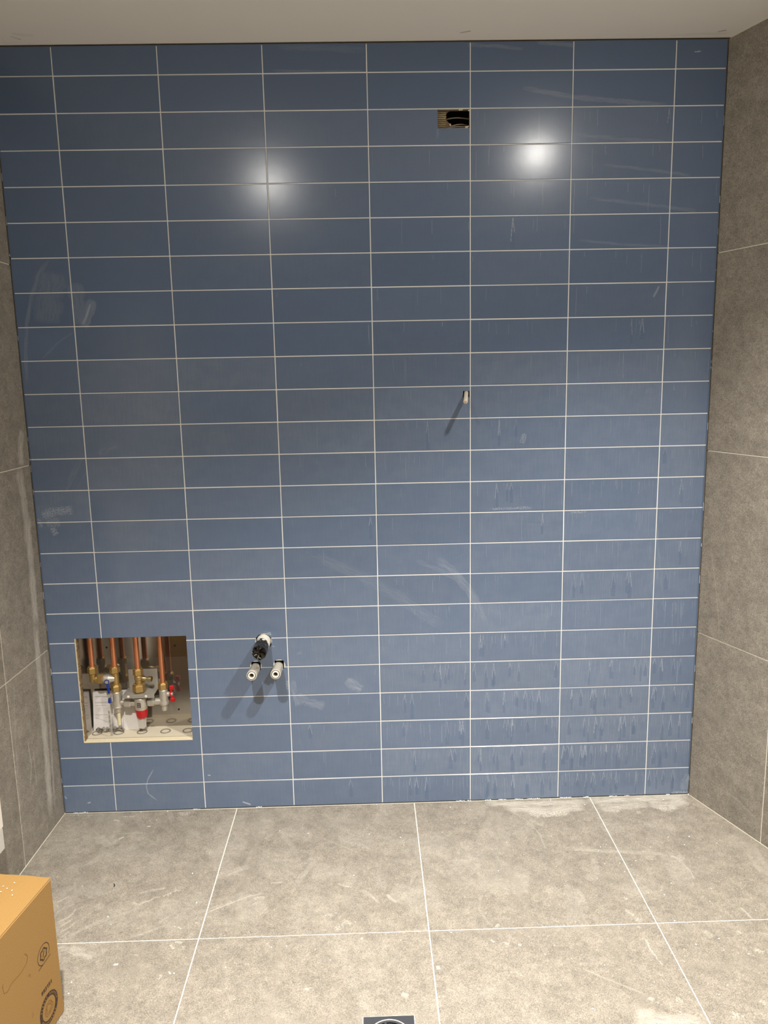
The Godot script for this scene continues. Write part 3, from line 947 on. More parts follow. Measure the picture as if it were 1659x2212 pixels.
# ---------------------------- floor and ceiling ----------------------------
func build_floor() -> void:
	var floor_node := structure("floor", "dusty grey stone tile floor with pale joints", "floor")
	var dl := wall_dir(0); var dr := wall_dir(1)
	var k := ROOM_D
	var room := ccw(PackedVector2Array([Vector2(XL + 0.0015, -0.0015), Vector2(XR - 0.0015, -0.0015), Vector2(XR + dr.x / dr.z * k - 0.0015, -k), Vector2(XL + dl.x / dl.z * k + 0.0015, -k)]))
	var xs := []
	for i in range(-2, 5): xs.append(-0.4985 + i * 0.6079)
	var zs := [-0.01, 0.6247, 1.2325, 1.8403, 2.4481, 3.0559, 3.6637]
	var b := Basis(Vector3(1, 0, 0), Vector3(0, 0, -1), Vector3(0, 1, 0))
	var plug := rect(-0.0655, -1.0155, 0.0535, -0.8965)
	for i in xs.size() - 1:
		for j in zs.size() - 1:
			var r := rect(xs[i] + 0.0016, -zs[j + 1] + 0.0016, xs[i + 1] - 0.0016, -zs[j] - 0.0016)
			for q in Geometry2D.intersect_polygons(r, room):
				var pieces := [q]
				if not Geometry2D.intersect_polygons(q, plug).is_empty():
					pieces = []
					for half in [rect(-3, -5, -0.006, 1), rect(-0.006, -5, 3, 1)]:
						for h in Geometry2D.intersect_polygons(q, half):
							pieces.append_array(Geometry2D.clip_polygons(h, plug))
				for p in pieces:
					if absf(area(p)) < 0.0002: continue
					var c := Vector2((xs[i] + xs[i + 1]) * 0.5, -(zs[j] + zs[j + 1]) * 0.5)
					var m := plate(p, c, -0.009, 0.0, 0.0006 if pieces.size() == 1 else 0.0, Vector2(rng.randf(), rng.randf()) if pieces.size() == 1 else Vector2.ZERO, Vector2(1.6, 1.6), Vector2(-1.2, 0), Vector2(1.0 / 2.7, -1.0 / 2.3))
					var o := part("tile", m, M.floor_stone, floor_node)
					if zs[j] > 1.6: o.material_override = plain_stone()
					o.transform = Transform3D(b, Vector3(c.x, 0, -c.y))
	var st := stool()
	box(st, Vector3(XL - 0.3, -0.1, -0.02), Vector3(XR + 1.4, -0.0012, 0.8963))
	box(st, Vector3(XL - 0.3, -0.1, 1.0157), Vector3(XR + 1.4, -0.0012, ROOM_D))
	box(st, Vector3(XL - 0.3, -0.1, 0.8963), Vector3(-0.0657, -0.0012, 1.0157))
	box(st, Vector3(0.0537, -0.1, 0.8963), Vector3(XR + 1.4, -0.0012, 1.0157))
	part("grout", st, M.stone_grout, floor_node)

func build_ceiling() -> void:
	var c := structure("ceiling", "off white plaster ceiling with a few dark scuffs", "ceiling")
	var st := stool()
	var lo := Vector3(XL - 0.3, ROOM_H, -0.02); var hi := Vector3(XR + 1.4, ROOM_H + 0.1, ROOM_D)
	box(st, lo + Vector3(0, 0.002, 0), hi)
	part("slab", st, M.plaster, c)
	var s2 := stool()
	var q := [Vector3(lo.x, ROOM_H, 0.0), Vector3(lo.x, ROOM_H, hi.z), Vector3(hi.x, ROOM_H, hi.z), Vector3(hi.x, ROOM_H, 0.0)]
	for t in [[0, 1, 2], [0, 2, 3]]:
		for j in t:
			vert(s2, q[j], Vector3.DOWN, Vector2(q[j].x, q[j].z), Vector2((q[j].x + 1.1) / 2.3, minf(q[j].z / 0.6, 6.0)))
	part("plaster_skin", s2, M.ceiling, c)

# ---------------------------- recessed valve box ----------------------------
func build_valve_box() -> void:
	var x0: float = BOX_HOLE[0] + 0.004; var x1: float = BOX_HOLE[2] - 0.003
	var y0 := 0.262; var y1: float = BOX_HOLE[3] - 0.001
	var zb := -0.098
	var at := Vector3((x0 + x1) * 0.5, y0, -0.05)
	var t := thing("valve_box", "square recessed metal box with shiny back panel sunk in the blue wall", "wall box", at)
	var panel := stool()
	box(panel, Vector3(x0, y0, zb - 0.002) - at, Vector3(x1, y1 + 0.1, zb) - at)
	part("back_panel", panel, M.steel, t)
	for x in [[x0 - 0.002, x0, "side_panel"], [x1, x1 + 0.002, "side_panel"]]:
		var s := stool()
		box(s, Vector3(x[0], y0, zb) - at, Vector3(x[1], y1 + 0.1, -0.0225) - at)
		part(x[2], s, M.steel, t)
	var fl := stool()
	box(fl, Vector3(x0, y0 - 0.003, zb) - at, Vector3(x1, y0, -0.0200) - at)
	part("bottom_panel", fl, M.box_floor, t)
	var tp := stool()
	box(tp, Vector3(x0, y1 + 0.1, zb) - at, Vector3(x1, y1 + 0.102, -0.0225) - at)
	part("top_panel", tp, M.steel, t)
	# knock-out rings in the bottom
	for x in [-0.9717, -0.8972, -0.8185, -0.7388, -0.6629]:
		var s := stool()
		lathe(s, Vector3(x, y0, -0.0572) - at, Vector3.UP, [[0.0135, 0.0], [0.0135, 0.0016], [0.0172, 0.0018], [0.018, 0.0]], 26)
		part("knockout_ring", s, M.ring, t)
	# black discs painted for the dark of holes in the back panel
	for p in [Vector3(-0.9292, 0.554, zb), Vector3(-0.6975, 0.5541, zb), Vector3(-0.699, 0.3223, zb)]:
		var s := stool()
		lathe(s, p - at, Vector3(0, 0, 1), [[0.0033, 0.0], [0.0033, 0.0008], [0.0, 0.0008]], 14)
		part("painted_hole", s, M.black, t)
	# a folded corner strip in the left rear corner
	var cs := stool()
	box(cs, Vector3(x0, y0, zb) - at, Vector3(x0 + 0.0015, y0 + 0.012, -0.024) - at)
	part("flange", cs, M.nickel, t)
	# sill: two cream strips along the bottom, torn fibre edge at the left, thin render at the top
	var sill := stool()
	box(sill, Vector3(BOX_HOLE[0] + 0.001, BOX_HOLE[1] - 0.0005, -0.0165) - at, Vector3(BOX_HOLE[2] - 0.001, BOX_HOLE[1] + 0.0038, 0.0008) - at, 0.0008)
	box(sill, Vector3(BOX_HOLE[0] + 0.004, BOX_HOLE[1] + 0.004, -0.0165) - at, Vector3(BOX_HOLE[2] - 0.001, BOX_HOLE[1] + 0.0058, -0.0062) - at, 0.0008)
	part("sill", sill, M.cream, t)
	var jamb := stool()
	box(jamb, Vector3(BOX_HOLE[0] - 0.0004, BOX_HOLE[1], -0.02) - at, Vector3(BOX_HOLE[0] + 0.0022, BOX_HOLE[3] - 0.0005, 0.0007) - at, 0.0006)
	part("jamb", jamb, M.cream, t)
	var fray := stool()
	var y: float = BOX_HOLE[1] + 0.006
	while y < BOX_HOLE[3] - 0.006:
		var l := rng.randf_range(0.003, 0.009)
		var xx: float = BOX_HOLE[0] + 0.0018
		box(fray, Vector3(xx, y, -0.02) - at, Vector3(xx + rng.randf_range(0.002, 0.0045), y + l, -0.004 + rng.randf_range(-0.003, 0.003)) - at, 0.0008)
		y += l * 0.92
	part("torn_edge", fray, M.fibre, t)

func hexes(called: String, a: Vector3, b: Vector3, r: float, m: Material, parent: Node, collar := true, spin := 0.3) -> void:
	var st := stool()
	var d := (b - a).normalized()
	hex_nut(st, a, b, r, spin)
	if collar:
		lathe(st, a - d * 0.0035, d, [[r * 0.55, 0], [r * 0.8, 0.0008], [r * 0.86, 0.002], [r * 0.8, 0.0035]], 22)
	part(called, st, m, parent)

func build_valves() -> void:
	var z := -0.055
	var at := Vector3(-0.852, 0.262, z)
	var t := thing("valve_manifold", "copper pipes with brass nuts and a mixing valve inside the wall box", "plumbing", at)
	var v := func(x: float, y: float, dz := 0.0) -> Vector3: return Vector3(x, y, z + dz) - at
	var px := [-0.968, -0.8935, -0.816, -0.7355]
	var bottoms := [0.5045, 0.5024, 0.4938, 0.4404]
	for k in 4:
		var st := stool()
		rod(st, v.call(px[k], bottoms[k] - 0.006), v.call(px[k], 0.70), 0.0088, 20)
		part("copper_pipe", st, M.copper, t)
	# first drop: compression nut, elbow, isolating valve
	hexes("nut", v.call(px[0], 0.502), v.call(px[0], 0.4785), 0.0168, M.brass, t)
	var st := stool()
	rod(st, v.call(px[0], 0.479), v.call(px[0], 0.457), 0.0112)
	lathe(st, v.call(px[0], 0.459), Vector3.DOWN, [[0.0112, 0], [0.0118, 0.004], [0.0105, 0.009], [0.006, 0.012], [0, 0.013]], 18)
	rod(st, v.call(px[0], 0.457), v.call(-0.948, 0.457, 0.002), 0.0112)
	part("elbow", st, M.brass, t)
	hexes("nut", v.call(-0.951, 0.459, 0.003), v.call(-0.931, 0.460, 0.004), 0.0168, M.brass, t, true, 0.0)
	st = stool()
	lathe(st, v.call(-0.931, 0.460, 0.004), Vector3(1, 0, 0), [[0.0, 0], [0.0135, 0.0], [0.0152, 0.006], [0.0152, 0.018], [0.0125, 0.025], [0.0098, 0.038], [0, 0.038]], 22)
	part("valve_body", st, M.nickel, t)
	var hub := part("handle_hub", hub_mesh(v.call(-0.9155, 0.4555, 0.014)), M.nickel, t)
	st = stool()
	lathe(st, v.call(-0.9155, 0.4555, 0.0205), Vector3(0, 0, 1), [[0.0062, 0.0], [0.0086, 0.0], [0.0086, 0.0022], [0.0062, 0.0022]], 20)
	part("locking_ring", st, M.blue_plastic, hub)
	# blue lever hanging below the isolating valve, with its plain metal middle
	st = stool()
	sweep(st, [v.call(-0.9150, 0.449, 0.021), v.call(-0.9135, 0.440, 0.021), v.call(-0.9128, 0.428, 0.020)], 0.0042, 10)
	box(st, v.call(-0.9165, 0.4148, 0.016), v.call(-0.9085, 0.4290, 0.023), 0.0015)
	box(st, v.call(-0.9170, 0.3790, 0.016), v.call(-0.9080, 0.3950, 0.023), 0.0018)
	box(st, v.call(-0.9155, 0.3930, 0.017), v.call(-0.9095, 0.4020, 0.022), 0.0018)
	part("blue_lever", st, M.blue_plastic, t)
	st = stool()
	rod(st, v.call(-0.9115, 0.4065, 0.012), v.call(-0.9115, 0.4065, 0.026), 0.0062)
	rod(st, v.call(-0.9075, 0.4085, 0.000), v.call(-0.896, 0.4085, 0.0), 0.006)
	part("lever_screw", st, M.nickel, t)
	# second drop
	hexes("nut", v.call(px[1], 0.500), v.call(px[1], 0.4795), 0.0172, M.brass, t)
	st = stool()
	rod(st, v.call(px[1], 0.480), v.call(px[1], 0.437), 0.0112)
	part("tailpiece", st, M.brass, t)
	hexes("nut", v.call(px[1], 0.4355), v.call(px[1], 0.4125), 0.0168, M.brass, t)
	st = stool()
	lathe(st, v.call(px[1], 0.4135), Vector3.DOWN, [[0.012, 0.0], [0.0142, 0.003], [0.0142, 0.034], [0.0158, 0.042], [0.0162, 0.052], [0.0172, 0.053], [0.0172, 0.057], [0.0120, 0.062], [0.0100, 0.074], [0.0085, 0.0745], [0, 0.0745]], 24)
	rod(st, v.call(px[1], 0.372), v.call(-0.868, 0.372), 0.0095, 16, 0.0085)
	part("strainer_body", st, M.nickel, t)
	st = stool()
	rod(st, v.call(px[1] + 0.001, 0.340), v.call(px[1] + 0.001, 0.2920), 0.0062)
	part("plastic_tail", st, mat(rgb(222, 212, 176), 0.35), t)
	hexes("union_nut", v.call(-0.8695, 0.372), v.call(-0.846, 0.370), 0.0165, M.nickel, t, false, 0.0)
	st = stool()
	rod(st, v.call(-0.846, 0.370), v.call(-0.828, 0.369), 0.0105)
	part("inlet", st, M.nickel, t)
	# third drop: outlet of the mixing valve with a side port
	hexes("nut", v.call(px[2], 0.491), v.call(px[2], 0.469), 0.0172, M.brass, t)
	st = stool()
	lathe(st, v.call(px[2], 0.470), Vector3.DOWN, [[0.0105, 0], [0.0132, 0.006], [0.0132, 0.016], [0.0112, 0.019], [0.0112, 0.034], [0, 0.034]], 22)
	part("tee_body", st, M.brass, t)
	st = stool()
	lathe(st, v.call(px[2], 0.458), Vector3(1, -0.06, 0.1), [[0.0065, 0.008], [0.0072, 0.014], [0.0085, 0.016], [0.0072, 0.024], [0.006, 0.027], [0.006, 0.034], [0.0092, 0.036], [0.0092, 0.046], [0.0, 0.046]], 18)
	part("test_port", st, mat(rgb(196, 176, 130), 0.35, 1.0), t)
	hexes("nut", v.call(px[2], 0.4365), v.call(px[2], 0.4105), 0.0222, M.brass, t)
	# bracket: upright plate, shelf and front lip with rivets
	st = stool()
	box(st, v.call(-0.862, 0.4085, -0.041), v.call(-0.7625, 0.474, -0.0395), 0.0004)
	box(st, v.call(-0.866, 0.4065, -0.041), v.call(-0.760, 0.4085, 0.026), 0.0004)
	box(st, v.call(-0.866, 0.3965, 0.0245), v.call(-0.760, 0.4085, 0.0262), 0.0004)
	part("bracket", st, M.bracket, t)
	for x in [-0.847, -0.788]:
		st = stool()
		lathe(st, v.call(x, 0.4025, 0.0262), Vector3(0, 0, 1), [[0.0045, 0.0], [0.004, 0.0014], [0.0022, 0.0022], [0, 0.0024]], 16)
		part("rivet", st, M.white_plastic, t)
	# mixing valve with red knob
	st = stool()
	lathe(st, v.call(-0.8135, 0.4065), Vector3.DOWN, [[0.0, 0], [0.016, 0.0], [0.0175, 0.012], [0.0222, 0.018], [0.0222, 0.046], [0.0205, 0.052], [0.0205, 0.059], [0.0, 0.059]], 28)
	part("mixing_valve_body", st, M.nickel, t)
	st = stool()
	lathe(st, v.call(-0.8135, 0.3485), Vector3.DOWN, [[0.0, 0.0], [0.0205, 0.0], [0.0208, 0.006], [0.0185, 0.024], [0.0165, 0.030], [0.0, 0.030]], 28)
	part("red_knob", st, M.red, t)
	st = stool()
	lathe(st, v.call(-0.8150, 0.3195), Vector3.DOWN, [[0.0, 0], [0.0150, 0.0], [0.0150, 0.010], [0.0135, 0.030], [0.0128, 0.040], [0, 0.040]], 4, true, 0.5)
	part("knob_cover", st, M.grey_plastic, t)
	st = stool()
	box(st, v.call(-0.8210, 0.3605, 0.0215), v.call(-0.8090, 0.3770, 0.0226), 0.0003)
	part("data_label", st, M.black, t)
	st = stool()
	for k in 4:
		box(st, v.call(-0.8195, 0.3625 + k * 0.0035, 0.0224), v.call(-0.8105, 0.3638 + k * 0.0035, 0.0229))
	part("label_print", st, M.nickel, t)
	hexes("union_nut", v.call(-0.7895, 0.372), v.call(-0.7680, 0.373), 0.0178, M.nickel, t, false, 0.0)
	st = stool()
	rod(st, v.call(-0.768, 0.373), v.call(-0.742, 0.374), 0.0122)
	part("inlet", st, M.nickel, t)
	# fourth drop with red lever
	hexes("nut", v.call(px[3], 0.4385), v.call(px[3], 0.4165), 0.0168, M.brass, t)
	st = stool()
	lathe(st, v.call(px[3], 0.4175), Vector3.DOWN, [[0.0, 0.0], [0.0125, 0.0], [0.0145, 0.004], [0.0145, 0.040], [0.0165, 0.048], [0.0165, 0.054], [0.0120, 0.057], [0.0110, 0.060], [0.0110, 0.072], [0.0092, 0.077], [0, 0.077]], 24)
	part("ball_valve_body", st, M.nickel, t)
	st = stool()
	lathe(st, v.call(-0.724, 0.398), Vector3(1, 0, 0), [[0.0, 0], [0.0085, 0.0], [0.0085, 0.006], [0.006, 0.010], [0.006, 0.020], [0, 0.020]], 18)
	part("stem", st, M.nickel, t)
	st = stool()
	sweep(st, [v.call(-0.7065, 0.4265), v.call(-0.7068, 0.416), v.call(-0.7085, 0.408), v.call(-0.711, 0.400), v.call(-0.7085, 0.391), v.call(-0.7062, 0.382), v.call(-0.7058, 0.3725)], 0.0042, 10)
	box(st, v.call(-0.7135, 0.4135, -0.006), v.call(-0.6990, 0.4285, 0.006), 0.002)
	box(st, v.call(-0.7130, 0.3705, -0.006), v.call(-0.6985, 0.3845, 0.006), 0.002)
	lathe(st, v.call(-0.7135, 0.399), Vector3(1, 0, 0), [[0.0, 0], [0.0085, 0.0], [0.0085, 0.004], [0.0, 0.004]], 18)
	part("red_lever", st, M.red, t)
	# papers and wrapping in the box
	var leaf_tex := leaflet_texture()
	var lm := mat(Color.WHITE, 0.8)
	lm.albedo_texture = leaf_tex
	var lf := thing("instruction_leaflet", "white printed instruction sheet propped behind the pipes in the wall box", "leaflet", Vector3(-0.93, 0.2625, -0.088))
	st = stool()
	sheet(st, [Vector3(-0.060, 0.0, 0.012), Vector3(0.052, 0.0, 0.008), Vector3(0.061, 0.140, -0.004), Vector3(-0.056, 0.140, -0.002)])
	part("page", st, lm, lf)
	st = stool()
	sheet(st, [Vector3(0.044, 0.0, 0.014), Vector3(0.100, 0.0, 0.010), Vector3(0.104, 0.128, -0.003), Vector3(0.050, 0.135, -0.003)])
	part("page", st, M.paper, lf)
	# clear wrapping hanging from the blue lever and crumpled on the box bottom
	var wrap_m := mat(rgb(218, 214, 204), 0.25)
	var wr := thing("plastic_wrap", "crumpled clear plastic wrapping hanging below the blue lever", "wrapper", Vector3(-0.9115, 0.2625, -0.026))
	wrap_m.transparency = BaseMaterial3D.TRANSPARENCY_ALPHA
	wrap_m.albedo_color.a = 0.55
	st = stool()
	strip(st, [Vector3(-0.0015, 0.118, 0.006), Vector3(0.0, 0.09, 0.003), Vector3(0.0015, 0.05, 0.008), Vector3(0.0, 0.012, 0.004)], 0.011)
	part("hanging_strip", st, wrap_m, wr)
	st = stool()
	for k in 5:
		box(st, Vector3(-0.0012, 0.024 + k * 0.016, 0.0095), Vector3(0.0022, 0.034 + k * 0.016, 0.0102))
	part("printed_text", st, M.ring, wr)
	st = stool()
	var r := RandomNumberGenerator.new(); r.seed = 3
	for k in 34:
		var a := Vector3(-0.066 + (k % 14) * 0.0062, 0.002 + r.randf() * 0.005, -0.046 + r.randf() * 0.012)
		var b := a + Vector3(0.012 + r.randf() * 0.02, r.randf_range(0.0, 0.006), r.randf_range(-0.006, 0.010))
		var c := a + Vector3(0.004 + r.randf() * 0.012, 0.006 + r.randf() * 0.009, r.randf_range(-0.004, 0.010))
		var n := (b - a).cross(c - a).normalized()
		tri(st, a, b, c, n)
		tri(st, a, c, c + Vector3(-0.006, -0.005, 0.006), n)
	part("crumple", st, mat(rgb(176, 170, 158), 0.25), wr)

func hub_mesh(p: Vector3) -> SurfaceTool:
	var st := stool()
	lathe(st, p, Vector3(0, 0, 1), [[0.0, 0], [0.0098, 0.0], [0.0098, 0.005], [0.0055, 0.007], [0.0055, 0.0105], [0.0, 0.0105]], 20)
	return st

# a slightly bowed sheet of paper with thickness
func sheet(st: SurfaceTool, c: Array) -> void:
	var n := 8
	var nrm: Vector3 = (c[1] - c[0]).cross(c[3] - c[0]).normalized()
	for s in [0.0, -0.0004]:
		for i in n:
			for j in n:
				var q := []
				var uv := []
				for e in [[i, j], [i + 1, j], [i + 1, j + 1], [i, j + 1]]:
					var u := float(e[0]) / n; var v := float(e[1]) / n
					var p: Vector3 = c[0].lerp(c[1], u).lerp(c[3].lerp(c[2], u), v)
					q.append(p + nrm * (0.003 * sin(u * PI) * (0.3 + v) + s)); uv.append(Vector2(u, 1.0 - v))
				var f := nrm if s == 0.0 else -nrm
				tri(st, q[0], q[1], q[2], f, uv[0], uv[1], uv[2])
				tri(st, q[0], q[2], q[3], f, uv[0], uv[2], uv[3])

func strip(st: SurfaceTool, pts: Array, w: float) -> void:
	for i in pts.size() - 1:
		for k in 4:
			var a := -0.5 + k * 0.25
			var f := func(e: float, p: Vector3) -> Vector3: return p + Vector3(e * w, 0, 0.003 * sin(e * 9.0 + i))
			quad(st, f.call(a, pts[i]), f.call(a + 0.25, pts[i]), f.call(a + 0.25, pts[i + 1]), f.call(a, pts[i + 1]), Vector3(0, 0, 1))

func leaflet_texture() -> ImageTexture:
	var im := Image.create(384, 448, false, Image.FORMAT_RGB8)
	im.fill(rgb(228, 224, 222))
	var r := RandomNumberGenerator.new(); r.seed = 5
	var grey := rgb(128, 124, 122)
	for y in [62, 70, 128, 136, 164, 270]:
		im.fill_rect(Rect2i(24, y, 300, 3), grey)
	for k in 90:
		var row := k % 9
		im.fill_rect(Rect2i(40 + (k * 37) % 270, 84 + row * 5 + (110 if k > 44 else 0), r.randi_range(6, 18), 2), rgb(170, 166, 164))
	for k in 200:
		im.fill_rect(Rect2i(20 + k, 300 + int(k * 0.36), 3, 2), grey)
	im.fill_rect(Rect2i(218, 372, 3, 60), grey)
	im.fill_rect(Rect2i(150, 300, 90, 2), grey)
	return ImageTexture.create_from_image(im)

# ---------------------------- outlets in the wall ----------------------------
func build_outlets() -> void:
	# waste pipe wrapped at its end in black plastic
	var t := thing("waste_pipe", "white waste pipe stub with its end wrapped in shiny black plastic", "pipe", Vector3(-0.3804, 0.5946, 0.0))
	var st := stool()
	lathe(st, Vector3(0, 0, -0.06), Vector3(0, 0, 1), [[0.0185, 0.0], [0.0235, 0.0], [0.0235, 0.102], [0.0225, 0.106], [0.0205, 0.107]], 30)
	part("pipe_end", st, mat(rgb(236, 232, 218), 0.5), t)
	st = stool()
	var r := RandomNumberGenerator.new(); r.seed = 8
	var n := 22
	var rows := 12
	var ring := []
	for i in rows + 1:
		var f := float(i) / rows
		var row := []
		for k in n:
			var rad := 0.0234 + r.randf_range(-0.0011, 0.0014)
			var zz := 0.036 + 0.072 * minf(1.0, f * 1.35)
			if f > 0.74:
				var e := (f - 0.74) / 0.26
				rad *= 1.0 - e * (r.randf_range(0.75, 1.0) if f < 1.0 else 1.0)
				zz += r.randf_range(-0.007, 0.004) if f < 1.0 else -0.003
			row.append(Vector3(cos(TAU * k / n) * rad, sin(TAU * k / n) * rad, zz))
		ring.append(row)
	for i in rows:
		for k in n:
			var j := (k + 1) % n
			var mid: Vector3 = (ring[i][k] + ring[i + 1][j]) * 0.5
			var out := Vector3(mid.x, mid.y, 0.012 if i > 8 else 0.0)
			for q in [[ring[i][k], ring[i][j], ring[i + 1][j]], [ring[i][k], ring[i + 1][j], ring[i + 1][k]]]:
				var nn: Vector3 = (q[1] - q[0]).cross(q[2] - q[0])
				if nn.length() < 1e-12: continue
				nn = nn.normalized()
				if nn.dot(out) < 0: nn = -nn
				tri(st, q[0], q[1], q[2], nn)
	part("black_wrapping", st, mat(rgb(26, 23, 18), 0.22), t)
	var tape_m := mat(rgb(120, 114, 100), 0.3)
	for e in [[0.010, 0.021, 0.05, 0.3], [0.016, 0.016, 0.052, 1.0], [-0.002, 0.0222, 0.055, 2.0], [-0.012, -0.006, 0.108, 0.4], [-0.004, -0.013, 0.109, 1.2], [0.002, -0.017, 0.107, 2.4]]:
		st = stool()
		box(st, Vector3(-0.005, -0.0018, -0.0012), Vector3(0.005, 0.0018, 0.0012), 0.0008, Transform3D(Basis.from_euler(Vector3(0.3, 0.4, e[3])), Vector3(e[0], e[1], e[2])))
		part("torn_tape", st, tape_m, t)
	# two water outlets with plugs
	var k2 := 0
	for p in [Vector3(-0.4125, 0.5020, 0.0), Vector3(-0.3362, 0.5040, 0.0)]:
		var w := thing("water_outlet", ["dusty white threaded water outlet under the black wrapped pipe, farther from the white joint crossing", "dusty white threaded water outlet under the black wrapped pipe, nearest the upright joint"][k2], "pipe", p, Basis.from_euler(Vector3(-0.145, 0.03, 0)), "capped water outlets below the waste pipe")
		k2 += 1
		st = stool()
		lathe(st, Vector3(0, 0, -0.06), Vector3(0, 0, 1), [[0.0160, 0.0], [0.0160, 0.135], [0.0164, 0.138], [0.0164, 0.1585], [0.0150, 0.160], [0.0136, 0.160], [0.0136, 0.150]], 26)
		part("outlet_body", st, mat(rgb(196, 190, 178), 0.6), w)
		for a in [0.5, 1.5, 2.6, 4.0, 5.2]:
			st = stool()
			box(st, Vector3(-0.0011, 0.0152, 0.004), Vector3(0.0011, 0.0169, 0.076), 0.0005, Transform3D(Basis(Vector3(0, 0, 1), a), Vector3.ZERO))
			part("rib", st, mat(rgb(150, 142, 126), 0.7), w)
		st = stool()
		lathe(st, Vector3(0, 0, 0.093), Vector3(0, 0, 1), [[0.0137, 0.0], [0.0137, 0.0045], [0.0116, 0.0048], [0.0116, 0.0]], 26)
		part("gap_shade_ring", st, M.black, w)  # black ring painted for the shaded gap round the plug
		st = stool()
		lathe(st, Vector3(0, 0, 0.07), Vector3(0, 0, 1), [[0.0116, 0.0], [0.0116, 0.0312], [0.0106, 0.0322], [0.0074, 0.0322], [0.0070, 0.0300], [0.0070, -0.06], [0.0, -0.06]], 26)
		part("plug", st, M.white_plastic, w)
	# copper tail wrapped in dusty tape, coming out of the small hole
	var c := thing("cable_tail", "short dusty white cable tail with bare copper end poking from the small hole", "cable", Vector3(0.2935, 1.3905, 0.0))
	st = stool()
	var a0 := Vector3(0.004, 0.006, -0.05)
	var tip := Vector3(-0.0190, -0.0225, 0.1035)
	var pts := []
	for k in 9:
		var f := k / 8.0
		pts.append(a0.lerp(tip, f) + Vector3(0.0, 0.004 * sin(f * PI), 0.0))
	sweep(st, pts, 0.0067, 14)
	var d := (pts[8] - pts[7]).normalized() as Vector3
	lathe(st, tip, d, [[0.0067, 0.0], [0.0060, 0.0008], [0.0, 0.0008]], 14)
	part("sheath", st, mat(rgb(222, 214, 196), 0.8), c)
	for e in [[0.0016, 0.0008], [-0.0018, 0.0010], [0.0, -0.0020]]:
		st = stool()
		rod(st, tip + Vector3(e[0], e[1], -0.004), tip + d * 0.007 + Vector3(e[0] * 1.6, e[1] * 1.6, 0), 0.0011, 10)
		part("copper_strand", st, M.copper, c)

func build_cables() -> void:
	var white := mat(rgb(178, 164, 146), 0.6)
	var defs := [
		["grey cable arching across the middle of the dark hole near the ceiling", [Vector3(0.215, 2.196, -0.055), Vector3(0.2399, 2.2069, -0.05), Vector3(0.2574, 2.2098, -0.05), Vector3(0.2739, 2.2101, -0.05), Vector3(0.2914, 2.2083, -0.05), Vector3(0.3089, 2.2061, -0.05), Vector3(0.325, 2.203, -0.05)], 0.0019],
		["grey cable rising from the bottom edge of the dark hole near the ceiling", [Vector3(0.225, 2.176, -0.03), Vector3(0.2344, 2.1782, -0.03), Vector3(0.2496, 2.181, -0.03), Vector3(0.266, 2.1854, -0.032), Vector3(0.2823, 2.1877, -0.037), Vector3(0.31, 2.189, -0.06)], 0.0019],
		["beige cable lying along the sill of the dark hole near the ceiling", [Vector3(0.23, 2.175, -0.026), Vector3(0.2463, 2.1761, -0.025), Vector3(0.2669, 2.1779, -0.025), Vector3(0.281, 2.1777, -0.026), Vector3(0.2941, 2.1785, -0.028), Vector3(0.322, 2.178, -0.04)], 0.0018]]
	for e in defs:
		var base: Vector3 = e[1][0]
		var t := thing("cable", e[0], "cable", base, Basis.IDENTITY, "cables in the wall hole")
		var pts := []
		for p in e[1]: pts.append(p - base)
		var st := stool()
		sweep(st, pts, e[2], 10)
		part("sheath", st, white, t)

# ---------------------------- cardboard box ----------------------------
func ribbon(st: SurfaceTool, pts: Array, w: float, closed := false) -> void:
	var n := pts.size()
	var off := []
	for i in n:
		var a: Vector2 = pts[i] - pts[(i + n - 1) % n] if (i > 0 or closed) else pts[1] - pts[0]
		var b: Vector2 = pts[(i + 1) % n] - pts[i] if (i < n - 1 or closed) else a
		var d := (a.normalized() + b.normalized()).normalized()
		off.append(Vector2(-d.y, d.x) * w * 0.5)
	for i in (n if closed else n - 1):
		var j := (i + 1) % n
		var q := [pts[i] - off[i], pts[j] - off[j], pts[j] + off[j], pts[i] + off[i]]
		var v := []
		for p in q: v.append(Vector3(p.x, p.y, 0.0004))
		quad(st, v[0], v[1], v[2], v[3], Vector3(0, 0, 1))

